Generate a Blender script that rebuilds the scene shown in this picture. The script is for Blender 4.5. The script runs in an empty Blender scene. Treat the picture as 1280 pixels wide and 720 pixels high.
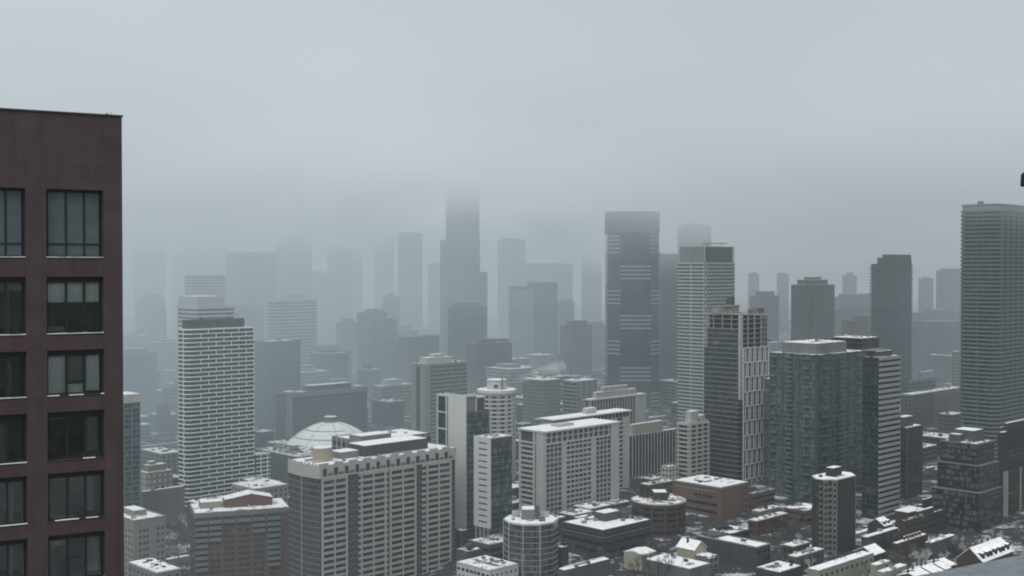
import bpy, math, random
from math import radians, sin, cos, tan, atan, pi
R = random.Random(7)
S = bpy.context.scene
COL = S.collection

# ------------------------------------------------------------------ camera model (real metres; eye 150 m above the street)
H, F = 150.0, 1500.0
TH = atan(25.0 / F)
def kx(px, py=500): return ((px - 640) / F) / (cos(TH) + (360 - py) / F * sin(TH))
def zz(py, D):
    u = (360 - py) / F
    return H + D * (u * cos(TH) - sin(TH)) / (cos(TH) + u * sin(TH))
def GZ(x):
    """street level: the right half of the view stands on a terrace 15 m higher"""
    t = max(0.0, min(1.0, (x + 70) / 80)); return 15 * t * t * (3 - 2 * t)
def PX(px, D, py=500): return kx(px, py) * D

# ------------------------------------------------------------------ node helpers
def mat_new(name):
    m = bpy.data.materials.new(name); m.use_nodes = True
    nt = m.node_tree; nt.nodes.clear()
    return m, nt, nt.nodes, nt.links
def N(nt, t, **kw):
    n = nt.nodes.new(t)
    for k, v in kw.items(): setattr(n, k, v)
    return n
def sock(nt, inp, v):
    if isinstance(v, bpy.types.NodeSocket): nt.links.new(v, inp)
    else: inp.default_value = v
def M(nt, op, a, b=0.0, c=0.0, clamp=False):
    n = N(nt, 'ShaderNodeMath', operation=op, use_clamp=clamp)
    sock(nt, n.inputs[0], a); sock(nt, n.inputs[1], b); sock(nt, n.inputs[2], c)
    return n.outputs[0]
def VM(nt, op, a, b):
    n = N(nt, 'ShaderNodeVectorMath', operation=op)
    sock(nt, n.inputs[0], a); sock(nt, n.inputs[1], b)
    return n.outputs[0]
def MIX(nt, f, a, b):
    n = N(nt, 'ShaderNodeMix', data_type='RGBA')
    sock(nt, n.inputs[0], f)
    sock(nt, n.inputs[6], a if isinstance(a, bpy.types.NodeSocket) else (*a, 1))
    sock(nt, n.inputs[7], b if isinstance(b, bpy.types.NodeSocket) else (*b, 1))
    return n.outputs[2]
def MR(nt, v, a, b, c=0.0, d=1.0, smooth=False):
    n = N(nt, 'ShaderNodeMapRange', interpolation_type='SMOOTHSTEP' if smooth else 'LINEAR')
    sock(nt, n.inputs[0], v)
    for i, x in enumerate((a, b, c, d)): sock(nt, n.inputs[1 + i], x)
    return n.outputs[0]
def NOISE(nt, vec, scale, detail=3.0, rough=0.55):
    n = N(nt, 'ShaderNodeTexNoise'); sock(nt, n.inputs['Vector'], vec)
    n.inputs['Scale'].default_value = scale; n.inputs['Detail'].default_value = detail; n.inputs['Roughness'].default_value = rough
    return n.outputs[0]
def OBJC(nt): return N(nt, 'ShaderNodeTexCoord').outputs['Object']
def POS(nt): return N(nt, 'ShaderNodeNewGeometry').outputs['Position']
def PRIN(nt, col, rough=0.85, spec=0.3, **kw):
    p = N(nt, 'ShaderNodeBsdfPrincipled'); o = N(nt, 'ShaderNodeOutputMaterial')
    sock(nt, p.inputs['Base Color'], col if isinstance(col, bpy.types.NodeSocket) else (*col, 1))
    sock(nt, p.inputs['Roughness'], rough); sock(nt, p.inputs['Specular IOR Level'], spec)
    nt.links.new(p.outputs[0], o.inputs[0]); return p

_mc = {}
def masonry(name, c, var=0.25, rough=0.88):
    if name in _mc: return _mc[name]
    m, nt, nn, ln = mat_new(name)
    pos = POS(nt)
    sc = N(nt, 'ShaderNodeMapping'); ln.new(pos, sc.inputs[0]); sc.inputs['Scale'].default_value = (1, 1, 0.12)
    streak = NOISE(nt, sc.outputs[0], 0.7, 4)
    blot = NOISE(nt, pos, 0.09, 3)
    fine = NOISE(nt, pos, 2.2, 3)
    f = M(nt, 'ADD', M(nt, 'MULTIPLY', streak, 0.5), M(nt, 'ADD', M(nt, 'MULTIPLY', blot, 0.3), M(nt, 'MULTIPLY', fine, 0.2)))
    f = MR(nt, f, 0.32, 0.68)
    lo = tuple(x * (1 - var) for x in c); hi = tuple(min(0.9, x * (1 + var * 0.7)) for x in c)
    PRIN(nt, MIX(nt, f, lo, hi), rough, 0.25)
    _mc[name] = m; return m
def glass(name, dark=(.012, .017, .02), light=(.10, .115, .115), pane=(1.6, 1.6, 2.9), prob=0.45, rough=0.12, spec=0.6):
    """dark window glass; every pane has its own tint, some show drawn blinds"""
    if name in _mc: return _mc[name]
    m, nt, nn, ln = mat_new(name)
    oc = OBJC(nt)
    v = VM(nt, 'DIVIDE', VM(nt, 'ADD', oc, (0.37, 0.37, 0.21)), pane)
    v = VM(nt, 'FLOOR', v, (0, 0, 0))
    oi = N(nt, 'ShaderNodeObjectInfo')
    off = M(nt, 'MULTIPLY', oi.outputs['Random'], 517.3)
    cx = N(nt, 'ShaderNodeCombineXYZ'); ln.new(off, cx.inputs[0]); ln.new(off, cx.inputs[1])
    wn = N(nt, 'ShaderNodeTexWhiteNoise'); ln.new(VM(nt, 'ADD', v, cx.outputs[0]), wn.inputs[0])
    f = M(nt, 'POWER', MR(nt, wn.outputs[0], 1 - prob, 1.0), 1.6)
    big = NOISE(nt, oc, 0.05, 2)
    f = M(nt, 'MULTIPLY', f, MR(nt, big, .35, .6, .45, 1.0))
    PRIN(nt, MIX(nt, f, dark, light), rough, spec)
    _mc[name] = m; return m
def farmat(name, wall, gl, pitch=3.2, bay=3.0, frac=0.5, vert=0.3):
    """distant facade: storey bands and bays"""
    if name in _mc: return _mc[name]
    m, nt, nn, ln = mat_new(name)
    oc = OBJC(nt)
    sx = N(nt, 'ShaderNodeSeparateXYZ'); ln.new(oc, sx.inputs[0])
    zf = M(nt, 'FRACT', M(nt, 'DIVIDE', M(nt, 'ADD', sx.outputs[2], .2), pitch))
    w = M(nt, 'GREATER_THAN', zf, frac)
    hf = M(nt, 'FRACT', M(nt, 'DIVIDE', M(nt, 'ADD', M(nt, 'ADD', sx.outputs[0], sx.outputs[1]), .37), bay))
    w = M(nt, 'MULTIPLY', w, M(nt, 'GREATER_THAN', hf, vert))
    vv = VM(nt, 'FLOOR', VM(nt, 'DIVIDE', VM(nt, 'ADD', oc, (.37, .37, .2)), (bay, bay, pitch)), (0, 0, 0))
    wn = N(nt, 'ShaderNodeTexWhiteNoise'); ln.new(vv, wn.inputs[0])
    w = M(nt, 'MULTIPLY', w, MR(nt, wn.outputs[0], 0, 1, .55, 1))
    big = MR(nt, NOISE(nt, oc, .06, 2), .3, .7, .8, 1.15)
    c = MIX(nt, w, wall, gl)
    mm = N(nt, 'ShaderNodeMix', data_type='RGBA', blend_type='MULTIPLY'); mm.inputs[0].default_value = 1
    ln.new(c, mm.inputs[6]); cc = N(nt, 'ShaderNodeCombineColor')
    for i in range(3): ln.new(big, cc.inputs[i])
    ln.new(cc.outputs[0], mm.inputs[7])
    PRIN(nt, mm.outputs[2], 0.5, 0.4)
    _mc[name] = m; return m
def snowmat(name, cover=0.85, under=(.06, .06, .062), scale=.22):
    if name in _mc: return _mc[name]
    m, nt, nn, ln = mat_new(name)
    pos = POS(nt)
    n1 = NOISE(nt, pos, scale, 5, .62); n2 = NOISE(nt, pos, scale * 7, 3)
    f = MR(nt, M(nt, 'ADD', M(nt, 'MULTIPLY', n1, .8), M(nt, 'MULTIPLY', n2, .2)), 0.66 - cover * .42 - .03, 0.66 - cover * .42 + .05)
    tone = MIX(nt, MR(nt, NOISE(nt, pos, .5, 4), .3, .7), (.62, .64, .66), (.84, .85, .86))
    geo = N(nt, 'ShaderNodeNewGeometry')
    sx = N(nt, 'ShaderNodeSeparateXYZ'); ln.new(geo.outputs['Normal'], sx.inputs[0])
    p = PRIN(nt, MIX(nt, f, under, tone), .8, .2)
    b = N(nt, 'ShaderNodeBump'); b.inputs['Strength'].default_value = .4; b.inputs['Distance'].default_value = .3
    ln.new(n1, b.inputs['Height']); ln.new(b.outputs[0], p.inputs['Normal'])
    _mc[name] = m; return m
def plain(name, c, rough=.6, spec=.3, metal=0):
    if name in _mc: return _mc[name]
    m, nt, nn, ln = mat_new(name)
    f = MR(nt, NOISE(nt, POS(nt), 1.3, 3), .3, .7)
    p = PRIN(nt, MIX(nt, f, tuple(x * .85 for x in c), tuple(min(.9, x * 1.1) for x in c)), rough, spec)
    p.inputs['Metallic'].default_value = metal
    _mc[name] = m; return m

# palette
SNOW = snowmat('snow', .86); SNOWP = snowmat('patchy snow', .62); SNOWT = snowmat('thin snow', .46)
CONC = masonry('grey concrete', (.25, .255, .25)); LCONC = masonry('light concrete', (.42, .42, .40)); DCONC = masonry('dark concrete', (.12, .125, .125))
BEIGE = masonry('beige concrete', (.375, .373, .35), .16); CREAM = masonry('cream render', (.34, .33, .25), .15); WHITE = masonry('white concrete', (.50, .51, .50), .07)
BRICK = masonry('red brown brick', (.085, .052, .048), .3); OBRICK = masonry('orange brown brick', (.13, .088, .072), .22); DBRICK = masonry('dark brick', (.055, .048, .046), .3)
TAN = masonry('tan brick', (.24, .20, .165), .2); GREY = masonry('grey panel', (.16, .17, .175), .2); SLATE = masonry('slate panel', (.075, .082, .087), .25)

GL = glass('dark window glass'); GLB = glass('blue grey glass', (.022, .034, .042), (.12, .15, .16), (1.5, 1.5, 2.9), .6)
GLD = glass('near black glass', (.009, .012, .014), (.05, .06, .062), (1.5, 1.5, 2.9), .4)
GLL = glass('pale window glass', (.05, .06, .065), (.22, .235, .235), (1.4, 1.4, 2.8), .6)
METAL = plain('dark metal', (.035, .037, .04), .5); LMETAL = plain('grey metal', (.22, .23, .24), .45); WPAINT = plain('white paint', (.72, .72, .70), .6)
MEMB = masonry('roof membrane', (.10, .105, .11), .3); REDP = plain('red hoarding', (.33, .07, .06), .6); TIMB = plain('plywood', (.24, .215, .18), .7)

def cladding(name, c):
    """big maroon panels: faint joints, rain streaks, scuffs"""
    m, nt, nn, ln = mat_new(name)
    s = N(nt, 'ShaderNodeSeparateXYZ'); ln.new(OBJC(nt), s.inputs[0])
    cb = N(nt, 'ShaderNodeCombineXYZ'); ln.new(s.outputs[0], cb.inputs[0]); ln.new(s.outputs[2], cb.inputs[1])
    br = N(nt, 'ShaderNodeTexBrick'); ln.new(cb.outputs[0], br.inputs[0]); br.offset = 0
    for k, v in (('Scale', 1), ('Mortar Size', .012), ('Mortar Smooth', .3), ('Bias', 0), ('Brick Width', 1.3), ('Row Height', .78)): br.inputs[k].default_value = v
    br.inputs['Color1'].default_value = (1, 1, 1, 1); br.inputs['Color2'].default_value = (.86, .86, .88, 1); br.inputs['Mortar'].default_value = (.62, .62, .62, 1)
    mp = N(nt, 'ShaderNodeMapping'); ln.new(OBJC(nt), mp.inputs[0]); mp.inputs['Scale'].default_value = (1, 1, .1)
    f = M(nt, 'ADD', M(nt, 'MULTIPLY', NOISE(nt, mp.outputs[0], 2.4, 5), .55), M(nt, 'MULTIPLY', NOISE(nt, OBJC(nt), .7, 4), .45))
    col = MIX(nt, MR(nt, f, .33, .67), tuple(x * .74 for x in c), tuple(x * 1.2 for x in c))
    sc = M(nt, 'MULTIPLY', MR(nt, NOISE(nt, OBJC(nt), 3.1, 6, .7), .60, .72), MR(nt, NOISE(nt, OBJC(nt), .5, 2), .45, .62))
    col = MIX(nt, M(nt, 'MULTIPLY', sc, .6), col, tuple(x * .35 for x in c))
    mm = N(nt, 'ShaderNodeMix', data_type='RGBA', blend_type='MULTIPLY'); mm.inputs[0].default_value = 1
    ln.new(col, mm.inputs[6]); ln.new(br.outputs[0], mm.inputs[7])
    PRIN(nt, mm.outputs[2], MR(nt, f, .3, .7, .45, .7), .4); return m
MAROON = cladding('maroon cladding', (.066, .045, .047)); MAROON2 = cladding('maroon spandrel', (.068, .040, .041))
# ------------------------------------------------------------------ mesh helper
class MB:
    def __init__(s): s.v = []; s.f = []
    def prism(s, poly, z0, z1, top=None, cap=True):
        n = len(poly); k = len(s.v); tp = top or poly
        s.v += [(x, y, z0) for x, y in poly] + [(x, y, z1) for x, y in tp]
        for i in range(n):
            j = (i + 1) % n; s.f.append((k + i, k + j, k + n + j, k + n + i))
        if cap:
            s.f.append(tuple(k + n + i for i in range(n))); s.f.append(tuple(k + i for i in reversed(range(n))))
        return s
    def box(s, x0, y0, z0, x1, y1, z1): return s.prism([(x0, y0), (x1, y0), (x1, y1), (x0, y1)], z0, z1)
    def quad(s, *p):
        k = len(s.v); s.v += list(p); s.f.append(tuple(range(k, k + len(p)))); return s
    def tube(s, a, b, r0, r1=None, n=5):
        from mathutils import Vector
        a, b = Vector(a), Vector(b); r1 = r0 if r1 is None else r1
        d = (b - a).normalized(); e = d.orthogonal().normalized(); g = d.cross(e); k = len(s.v)
        for p, r in ((a, r0), (b, r1)):
            s.v += [tuple(p + (e * cos(2 * pi * i / n) + g * sin(2 * pi * i / n)) * r) for i in range(n)]
        for i in range(n):
            j = (i + 1) % n; s.f.append((k + i, k + j, k + n + j, k + n + i))
        s.f.append(tuple(k + n + i for i in range(n))); s.f.append(tuple(k + i for i in reversed(range(n))))
        return s
    def mesh(s, name, m):
        me = bpy.data.meshes.new(name); me.from_pydata(s.v, [], s.f); me.update()
        if m: me.materials.append(m)
        return me
def link(name, me, parent=None, loc=(0, 0, 0)):
    o = bpy.data.objects.new(name, me); COL.objects.link(o); o.parent = parent; o.location = loc
    return o
def struct(o): o['kind'] = 'structure'; return o
def empty(name, label, cat, loc=(0, 0, 0), rz=0, group=None):
    o = bpy.data.objects.new(name, None); COL.objects.link(o); o.location = loc; o.rotation_euler = (0, 0, rz)
    o.empty_display_size = .1
    o['label'] = label; o['category'] = cat
    if group: o['group'] = group
    return o
def offset(poly, d):
    n = len(poly); out = []
    for i in range(n):
        x0, y0 = poly[i - 1]; x1, y1 = poly[i]; x2, y2 = poly[(i + 1) % n]
        l1 = math.hypot(x1 - x0, y1 - y0); l2 = math.hypot(x2 - x1, y2 - y1)
        n1 = ((y1 - y0) / l1, -(x1 - x0) / l1); n2 = ((y2 - y1) / l2, -(x2 - x1) / l2)
        k = 1 + n1[0] * n2[0] + n1[1] * n2[1]
        out.append((x1 + d * (n1[0] + n2[0]) / k, y1 + d * (n1[1] + n2[1]) / k))
    return out

FOOT = []                                   # footprints of everything that stands (world)
class Bld:
    """A building on the street grid: near corner at pixel column xc, its two visible faces reaching columns xl and xr."""
    def __init__(s, name, label, xl, xc, xr, yt, D, ang=46, poly=None, group=None, cat='building', h=None, maxd=60, foot=True):
        a = radians(ang); s.u = (sin(a), cos(a)); s.w = (-cos(a), sin(a)); s.D = D
        X = PX(xc, D, yt); kr, kl = kx(xr, yt), kx(xl, yt)
        s.Lu = (kr * D - X) / (s.u[0] - kr * s.u[1])
        s.Lv = (kl * D - X) / (s.w[0] - kl * s.w[1]) if xl < xc else 20
        s.Lu = max(3, s.Lu); s.Lv = max(3, min(maxd, s.Lv))
        s.h = zz(yt, D) if h is None else h
        s.poly = poly(s.Lu, s.Lv) if poly else [(0, 0), (s.Lu, 0), (s.Lu, s.Lv), (0, s.Lv)]
        s.root = empty(name, label, cat, (X, D, 0), radians(90 - ang), group)
        s.faces = []
        n = len(s.poly)
        for i in range(n):
            (x0, y0), (x1, y1) = s.poly[i], s.poly[(i + 1) % n]
            L = math.hypot(x1 - x0, y1 - y0); d = ((x1 - x0) / L, (y1 - y0) / L)
            s.faces.append(((x0, y0), d, L, (d[1], -d[0])))
        s.Rf, s.Lf = 0, n - 1
        if foot: FOOT.append(s.world(s.poly))
        s.nrand = random.Random(sum(map(ord, label)))
    def world(s, poly):
        X, D, _ = s.root.location
        return [(X + x * s.u[0] + y * s.w[0], D + x * s.u[1] + y * s.w[1]) for x, y in poly]
    def part(s, name, mb, m, loc=(0, 0, 0), parent=None):
        return link(name, mb.mesh(name, m), parent or s.root, loc)
    def rep(s, name, mb, m, locs):
        me = mb.mesh(name, m); return [link(name, me, s.root, l) for l in locs]
    def fq(s, fi, s0, s1, d0, d1):
        (x0, y0), d, L, n = s.faces[fi]
        return [(x0 + d[0] * a + n[0] * b, y0 + d[1] * a + n[1] * b) for a, b in ((s0, d1), (s1, d1), (s1, d0), (s0, d0))]
    def fbox(s, mb, fi, s0, s1, z0, z1, d0, d1): mb.prism(s.fq(fi, s0, s1, d0, d1), z0, z1); return mb
    def body(s, m, z0=0, z1=None, name='wall', inset=0):
        return s.part(name, MB().prism(offset(s.poly, -inset) if inset else s.poly, z0, s.h if z1 is None else z1), m)
    def snow(s, m=None, z=None, inset=.5, poly=None, t=.22):
        z = s.h if z is None else z
        p = offset(poly or s.poly, -inset)
        return s.part('snow_cap', MB().prism(p, z, z + t), m or SNOW)
    def parapet(s, m, hgt=.9, t=.35, prot=.1):
        mb = MB(); o = offset(s.poly, prot); i = offset(s.poly, -t); n = len(o)
        for k in range(n):
            j = (k + 1) % n
            mb.prism([o[k], o[j], i[j], i[k]], s.h, s.h + hgt)
        return s.part('parapet', mb, m)
    def penthouse(s, x0, y0, x1, y1, hh, m, snow=True, z=None, name='penthouse'):
        """fractions of the plan"""
        xs = [p[0] for p in s.poly]; ys = [p[1] for p in s.poly]
        a, b, c, d = min(xs), max(xs), min(ys), max(ys)
        X0, X1, Y0, Y1 = a + (b - a) * x0, a + (b - a) * x1, c + (d - c) * y0, c + (d - c) * y1
        z = s.h if z is None else z
        o = s.part(name, MB().box(X0, Y0, z, X1, Y1, z + hh), m)
        if snow: link('snow_cap', MB().box(X0 + .25, Y0 + .25, z + hh, X1 - .25, Y1 - .25, z + hh + .2).mesh('snow_cap', SNOW), o)
        return o
    def clutter(s, n, z=None, big=1.0):
        xs = [p[0] for p in s.poly]; ys = [p[1] for p in s.poly]; r = s.nrand
        z = s.h if z is None else z
        a, b, c, d = min(xs), max(xs), min(ys), max(ys)
        for i in range(n // 3):
            x = a + (b - a) * r.uniform(.1, .6); y = c + (d - c) * r.uniform(.15, .85); l = (b - a) * r.uniform(.12, .3)
            s.part('duct', MB().box(x, y, z + .35, x + l, y + .5 * big, z + .9 * big).box(x + .1, y + .1, z, x + .3, y + .3, z + .36).box(x + l - .3, y + .1, z, x + l - .1, y + .3, z + .36), LMETAL)
        for i in range(int(n * 1.7)):
            x = a + (b - a) * r.uniform(.15, .85); y = c + (d - c) * r.uniform(.15, .85)
            if r.random() < .3:
                s.part('vent_pipe', MB().tube((x, y, z), (x, y, z + r.uniform(1.5, 3.2) * big), .12 * big, n=6), METAL)
            else:
                w, q, hh = r.uniform(.8, 2.2) * big, r.uniform(.8, 2.2) * big, r.uniform(.7, 1.7) * big
                mb = MB().box(x - w / 2, y - q / 2, z, x + w / 2, y + q / 2, z + hh * .9)
                mb.box(x - w / 2 - .06, y - q / 2 - .06, z + hh * .9, x + w / 2 + .06, y + q / 2 + .06, z + hh)
                s.part('rooftop_unit', mb, r.choice([LMETAL, METAL, GREY, LCONC]))
    def slabs(s, m, pitch, t, prot, z0=None, z1=None, name='floor_slab'):
        z0 = pitch if z0 is None else z0; z1 = s.h if z1 is None else z1
        n = int((z1 - z0) / pitch + 1e-3) + 1
        n = min(n, 110)
        return s.rep(name, MB().prism(offset(s.poly, prot), 0, t), m, [(0, 0, z1 - t - i * pitch) for i in range(n) if z1 - i * pitch - t > z0 - .1])
    def bands(s, fi, m, pitch, wh, z0=1.2, z1=None, s0=.4, s1=.4, d=.05, name='window_band', mull=None, mm=None):
        """a glazed band per storey, with mullions"""
        z1 = s.h if z1 is None else z1; L = s.faces[fi][2]
        mb = MB(); s.fbox(mb, fi, s0, L - s1, 0, wh, 0, d)
        zs = []; z = z1 - pitch + (pitch - wh) * .0
        while z > z0 and len(zs) < 60: zs.append(z); z -= pitch
        os_ = s.rep(name, mb, m, [(0, 0, z) for z in zs])
        if mull:
            m2 = MB(); n = max(1, int((L - s0 - s1) / mull))
            for i in range(n + 1):
                q = s0 + (L - s0 - s1) * i / n; s.fbox(m2, fi, q - .07, q + .07, 0.01, wh - .01, 0, d + .06)
            me = m2.mesh('mullion', mm or METAL)
            for o in os_: link('mullion', me, o)
        return os_
    def piers(s, fi, pos, w, d, m, z0=0, z1=None, name='pier'):
        z1 = s.h if z1 is None else z1
        for q in pos: s.part(name, s.fbox(MB(), fi, q - w / 2, q + w / 2, z0, z1, 0, d), m)
    def spaced(s, fi, sp, e=.3):
        L = s.faces[fi][2]; n = max(1, round((L - 2 * e) / sp)); return [e + (L - 2 * e) * i / n for i in range(n + 1)]
    def windows(s, fi, cols, zs, w, hh, m=None, frame=None, budget=100, name='window', base=0.0):
        """punched windows: glass set in a thin raised surround; the first hundred are parts of their own"""
        m = m or GL; made = getattr(s, 'nwin', 0); rest = MB(); resf = MB()
        cells = [(c, z) for z in sorted(zs, reverse=True) for c in cols]
        for c, z in cells:
            if made < budget:
                p = s.part(name, s.fbox(MB(), fi, c - w / 2, c + w / 2, z, z + hh, base, base + .03), m)
                if frame: link('frame', s._frame(fi, c, z, w, hh).mesh('frame', frame), p)
                made += 1
            else:
                s.fbox(rest, fi, c - w / 2, c + w / 2, z, z + hh, base, base + .03)
                if frame: s._frame(fi, c, z, w, hh, resf)
        s.nwin = made
        if rest.v:
            o = s.part(name, rest, m); o['kind'] = 'stuff'
            if frame: link('frame', resf.mesh('frame', frame), o)
    def _frame(s, fi, c, z, w, hh, mb=None):
        mb = mb or MB(); t, d = .1, .12
        s.fbox(mb, fi, c - w / 2 - t, c + w / 2 + t, z - t, z, 0, d); s.fbox(mb, fi, c - w / 2 - t, c + w / 2 + t, z + hh, z + hh + t, 0, d * .8)
        s.fbox(mb, fi, c - w / 2 - t, c - w / 2, z, z + hh, 0, d * .8); s.fbox(mb, fi, c + w / 2, c + w / 2 + t, z, z + hh, 0, d * .8)
        s.fbox(mb, fi, c - .04, c + .04, z, z + hh, .03, .07)
        return mb

def sR(b, px, yt=None):
    k = kx(px, yt or 500); X, D, _ = b.root.location; return (k * D - X) / (b.u[0] - k * b.u[1])
def sL(b, px, yt=None):
    k = kx(px, yt or 500); X, D, _ = b.root.location; return b.Lv - (k * D - X) / (b.w[0] - k * b.w[1])
def rounded(r, n=5):
    def f(a, b):
        q = min(r, a * .45, b * .45)
        arc = [(q - q * sin(i / n * pi / 2), q - q * cos(i / n * pi / 2)) for i in range(1, n)]
        arc = [(q - q * cos(t), q - q * sin(t)) for t in [pi / 2 * i / n for i in range(1, n)]]
        return [(q, 0), (a, 0), (a, b), (0, b), (0, q)] + arc
    return f
def chamfer(c1, c2=None):
    def f(a, b):
        x = min(c1, a * .45, b * .45); y = min(c2 or c1, a * .45, b * .45)
        return [(x, 0), (a - y, 0), (a, y), (a, b - y), (a - y, b), (x, b), (0, b - x), (0, x)]
    return f
def disc(n=24):
    return lambda a, b: [(a / 2 + a / 2 * cos(2 * pi * i / n - pi / 2), a / 2 + a / 2 * sin(2 * pi * i / n - pi / 2)) for i in range(n)]

# =================================================================== the maroon tower close by on the left
def near_tower():
    D0 = 62.0; dx, dy = .871, .491
    X0 = PX(153.6, D0, 400)
    root = empty('apartment_tower', 'near maroon clad apartment tower with big recessed square windows, cut by the left edge', 'building', (X0, D0, 0), math.atan2(dy, dx))
    FOOT.append([(X0 + dx * a - dy * b, D0 + dy * a + dx * b) for a, b in ((-30, 0), (0, 0), (0, 24), (-30, 24))])
    def t(px, py=450):
        r = kx(px, py); return (X0 - r * D0) / (dx - r * dy)
    def zat(py, tt): return zz(py, D0 - dy * tt)
    top = zz(146, D0)
    cols = []
    r0, r1 = t(130), t(59)
    w = r1 - r0; gap = t(33) - r1
    for i in range(4): cols.append((r0 + i * (w + gap), r1 + i * (w + gap)))
    tt = (r0 + r1) / 2
    rows = []
    for y0, y1 in ((237, 322), (346, 417), (437.5, 494), (514, 574), (590, 649), (667, 726)): rows.append((zat(y1, tt), zat(y0, tt)))
    # storeys below the frame
    pitch = rows[-2][0] - rows[-1][0]
    while rows[-1][0] > 100: rows.append((rows[-1][0] - pitch, rows[-1][1] - pitch))
    D_, W_ = .55, 30.0
    mb = MB()
    xs = sorted([0] + [c for p in cols for c in p] + [W_])
    # piers, full height; spandrels between them: one masonry wall with real openings
    zlow = 0.0
    prev = 0
    for a, b in cols:
        mb.box(-a, 0, zlow, -prev, D_, top); prev = b
    mb.box(-W_, 0, zlow, -prev, D_, top)
    for a, b in cols:
        zp = top
        for z0, z1 in rows:
            link('spandrel', MB().box(-b, 0.012, z1, -a, D_, zp).mesh('spandrel', MAROON if zp == top else MAROON2), root); zp = z0
        link('spandrel', MB().box(-b, 0.012, zlow, -a, D_, zp).mesh('spandrel', MAROON2), root)
    link('wall', mb.mesh('wall', MAROON), root)
    side = MB().box(-W_, 24, 0, 0, 24.4, top).box(-.4, D_, 0, 0, 24, top).box(-W_, D_, 0, -W_ + .4, 24, top)
    link('side_wall', side.mesh('side_wall', MAROON), root)
    link('roof', MB().box(-W_ + .4, D_, top - .8, -.4, 24, top - .4).mesh('roof', MEMB), root)
    cap = MB().box(-W_, -.06, top, .06, D_, top + .08)
    link('coping', cap.mesh('coping', masonry('coping', (.06, .05, .05))), root)
    # joints in the cladding: shallow vertical reveals beside the piers
    gl, nt, nn, ln = mat_new('clear tinted glass')
    tr = N(nt, 'ShaderNodeBsdfTransparent'); tr.inputs[0].default_value = (.84, .91, .89, 1)
    gs = N(nt, 'ShaderNodeBsdfGlossy'); gs.inputs['Roughness'].default_value = .06; gs.inputs[0].default_value = (.8, .85, .86, 1)
    lw = N(nt, 'ShaderNodeFresnel'); lw.inputs[0].default_value = 1.5
    mx = N(nt, 'ShaderNodeMixShader'); ln.new(M(nt, 'ADD', M(nt, 'MULTIPLY', lw.outputs[0], 1.0), .13), mx.inputs[0]); ln.new(tr.outputs[0], mx.inputs[1]); ln.new(gs.outputs[0], mx.inputs[2])
    out = N(nt, 'ShaderNodeOutputMaterial'); ln.new(mx.outputs[0], out.inputs[0])
    grey_pan = plain('frosted spandrel glass', (.085, .115, .125), .25, .5)
    FR = plain('window frame', (.018, .022, .023), .5)
    BL = plain('pale blind', (.86, .90, .87), .8); BL2 = plain('grey blind', (.24, .27, .265), .8); CU = plain('curtain', (.22, .25, .24), .9)
    RW = plain('room wall', (.48, .50, .48), .9); RF = plain('room floor', (.07, .065, .06), .7); FURN = plain('furniture', (.03, .033, .035), .7)
    for ci, (a, b) in enumerate(cols):
        for ri, (z0, z1) in enumerate(rows):
            if ri > 7: continue
            g = ci * 10 + ri
            win = link('window', MB().box(-b, .34, z0, -b + .09, .46, z1).box(-a - .09, .34, z0, -a, .46, z1).box(-b + .09, .34, z1 - (.14 if ri == 0 else .3), -a - .09, .46, z1)
                       .box(-b + .09, .34, z0, -a - .09, .46, z0 + .09).mesh('window_frame', FR), root)
            xs = [-b + .09, -b + (b - a) * .36, -b + (b - a) * .68, -a - .09]
            for k in (1, 2): link('mullion', MB().box(xs[k] - .05, .35, z0 + .09, xs[k] + .05, .45, z1 - .14).mesh('mullion', FR), win)
            zt_, zb_ = z1 - (.14 if ri == 0 else .3), z0 + .09
            if ri == 0 or (ri in (2,) and ci == 0):
                tz = z0 + (z1 - z0) * (.2 if ri == 0 else .28)
                if ri == 0: link('transom', MB().box(-b + .09, .352, tz - .04, -a - .09, .448, tz + .04).mesh('transom', FR), win)
                else: link('transom', MB().box(xs[1] + .05, .352, tz - .05, xs[2] - .05, .448, tz + .05).mesh('transom', FR), win)
            for k in range(3):
                link('pane', MB().quad((xs[k] + .05, .40, zb_), (xs[k + 1] - .05, .40, zb_), (xs[k + 1] - .05, .40, zt_), (xs[k] + .05, .40, zt_)).mesh('pane', grey_pan if ri == 0 else gl), win)
            rr = random.Random(g * 7 + 3)
            # a room behind
            rm = MB(); dd = 5.0
            rm.quad((-b - .3, dd, z0 - .3), (-a + .3, dd, z0 - .3), (-a + .3, dd, z1 + .2), (-b - .3, dd, z1 + .2))
            rm.quad((-b - .3, .56, z0 - .3), (-b - .3, dd, z0 - .3), (-b - .3, dd, z1 + .2), (-b - .3, .56, z1 + .2))
            rm.quad((-a + .3, .56, z0 - .3), (-a + .3, dd, z0 - .3), (-a + .3, dd, z1 + .2), (-a + .3, .56, z1 + .2))
            rm.quad((-b - .3, .56, z1 + .2), (-a + .3, .56, z1 + .2), (-a + .3, dd, z1 + .2), (-b - .3, dd, z1 + .2))
            if ri: link('room', rm.mesh('room', RW), root)
            fl = MB().quad((-b - .3, .56, z0 - .3), (-a + .3, .56, z0 - .3), (-a + .3, dd, z0 - .3), (-b - .3, dd, z0 - .3))
            if ri:
                link('room_floor', fl.mesh('room_floor', RF), root)
                # sofa and cabinet silhouettes, fixed furniture of the room
                c = -b + (b - a) * rr.uniform(.15, .5)
                fz = z0 - .29
                link('cabinet', MB().box(c, 2.5, fz, c + 1.0, 3.1, fz + rr.uniform(.6, 1.2)).box(c + 1.05, 2.6, fz, c + 1.5, 3.1, fz + .5).mesh('cabinet', FURN), root)
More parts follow.
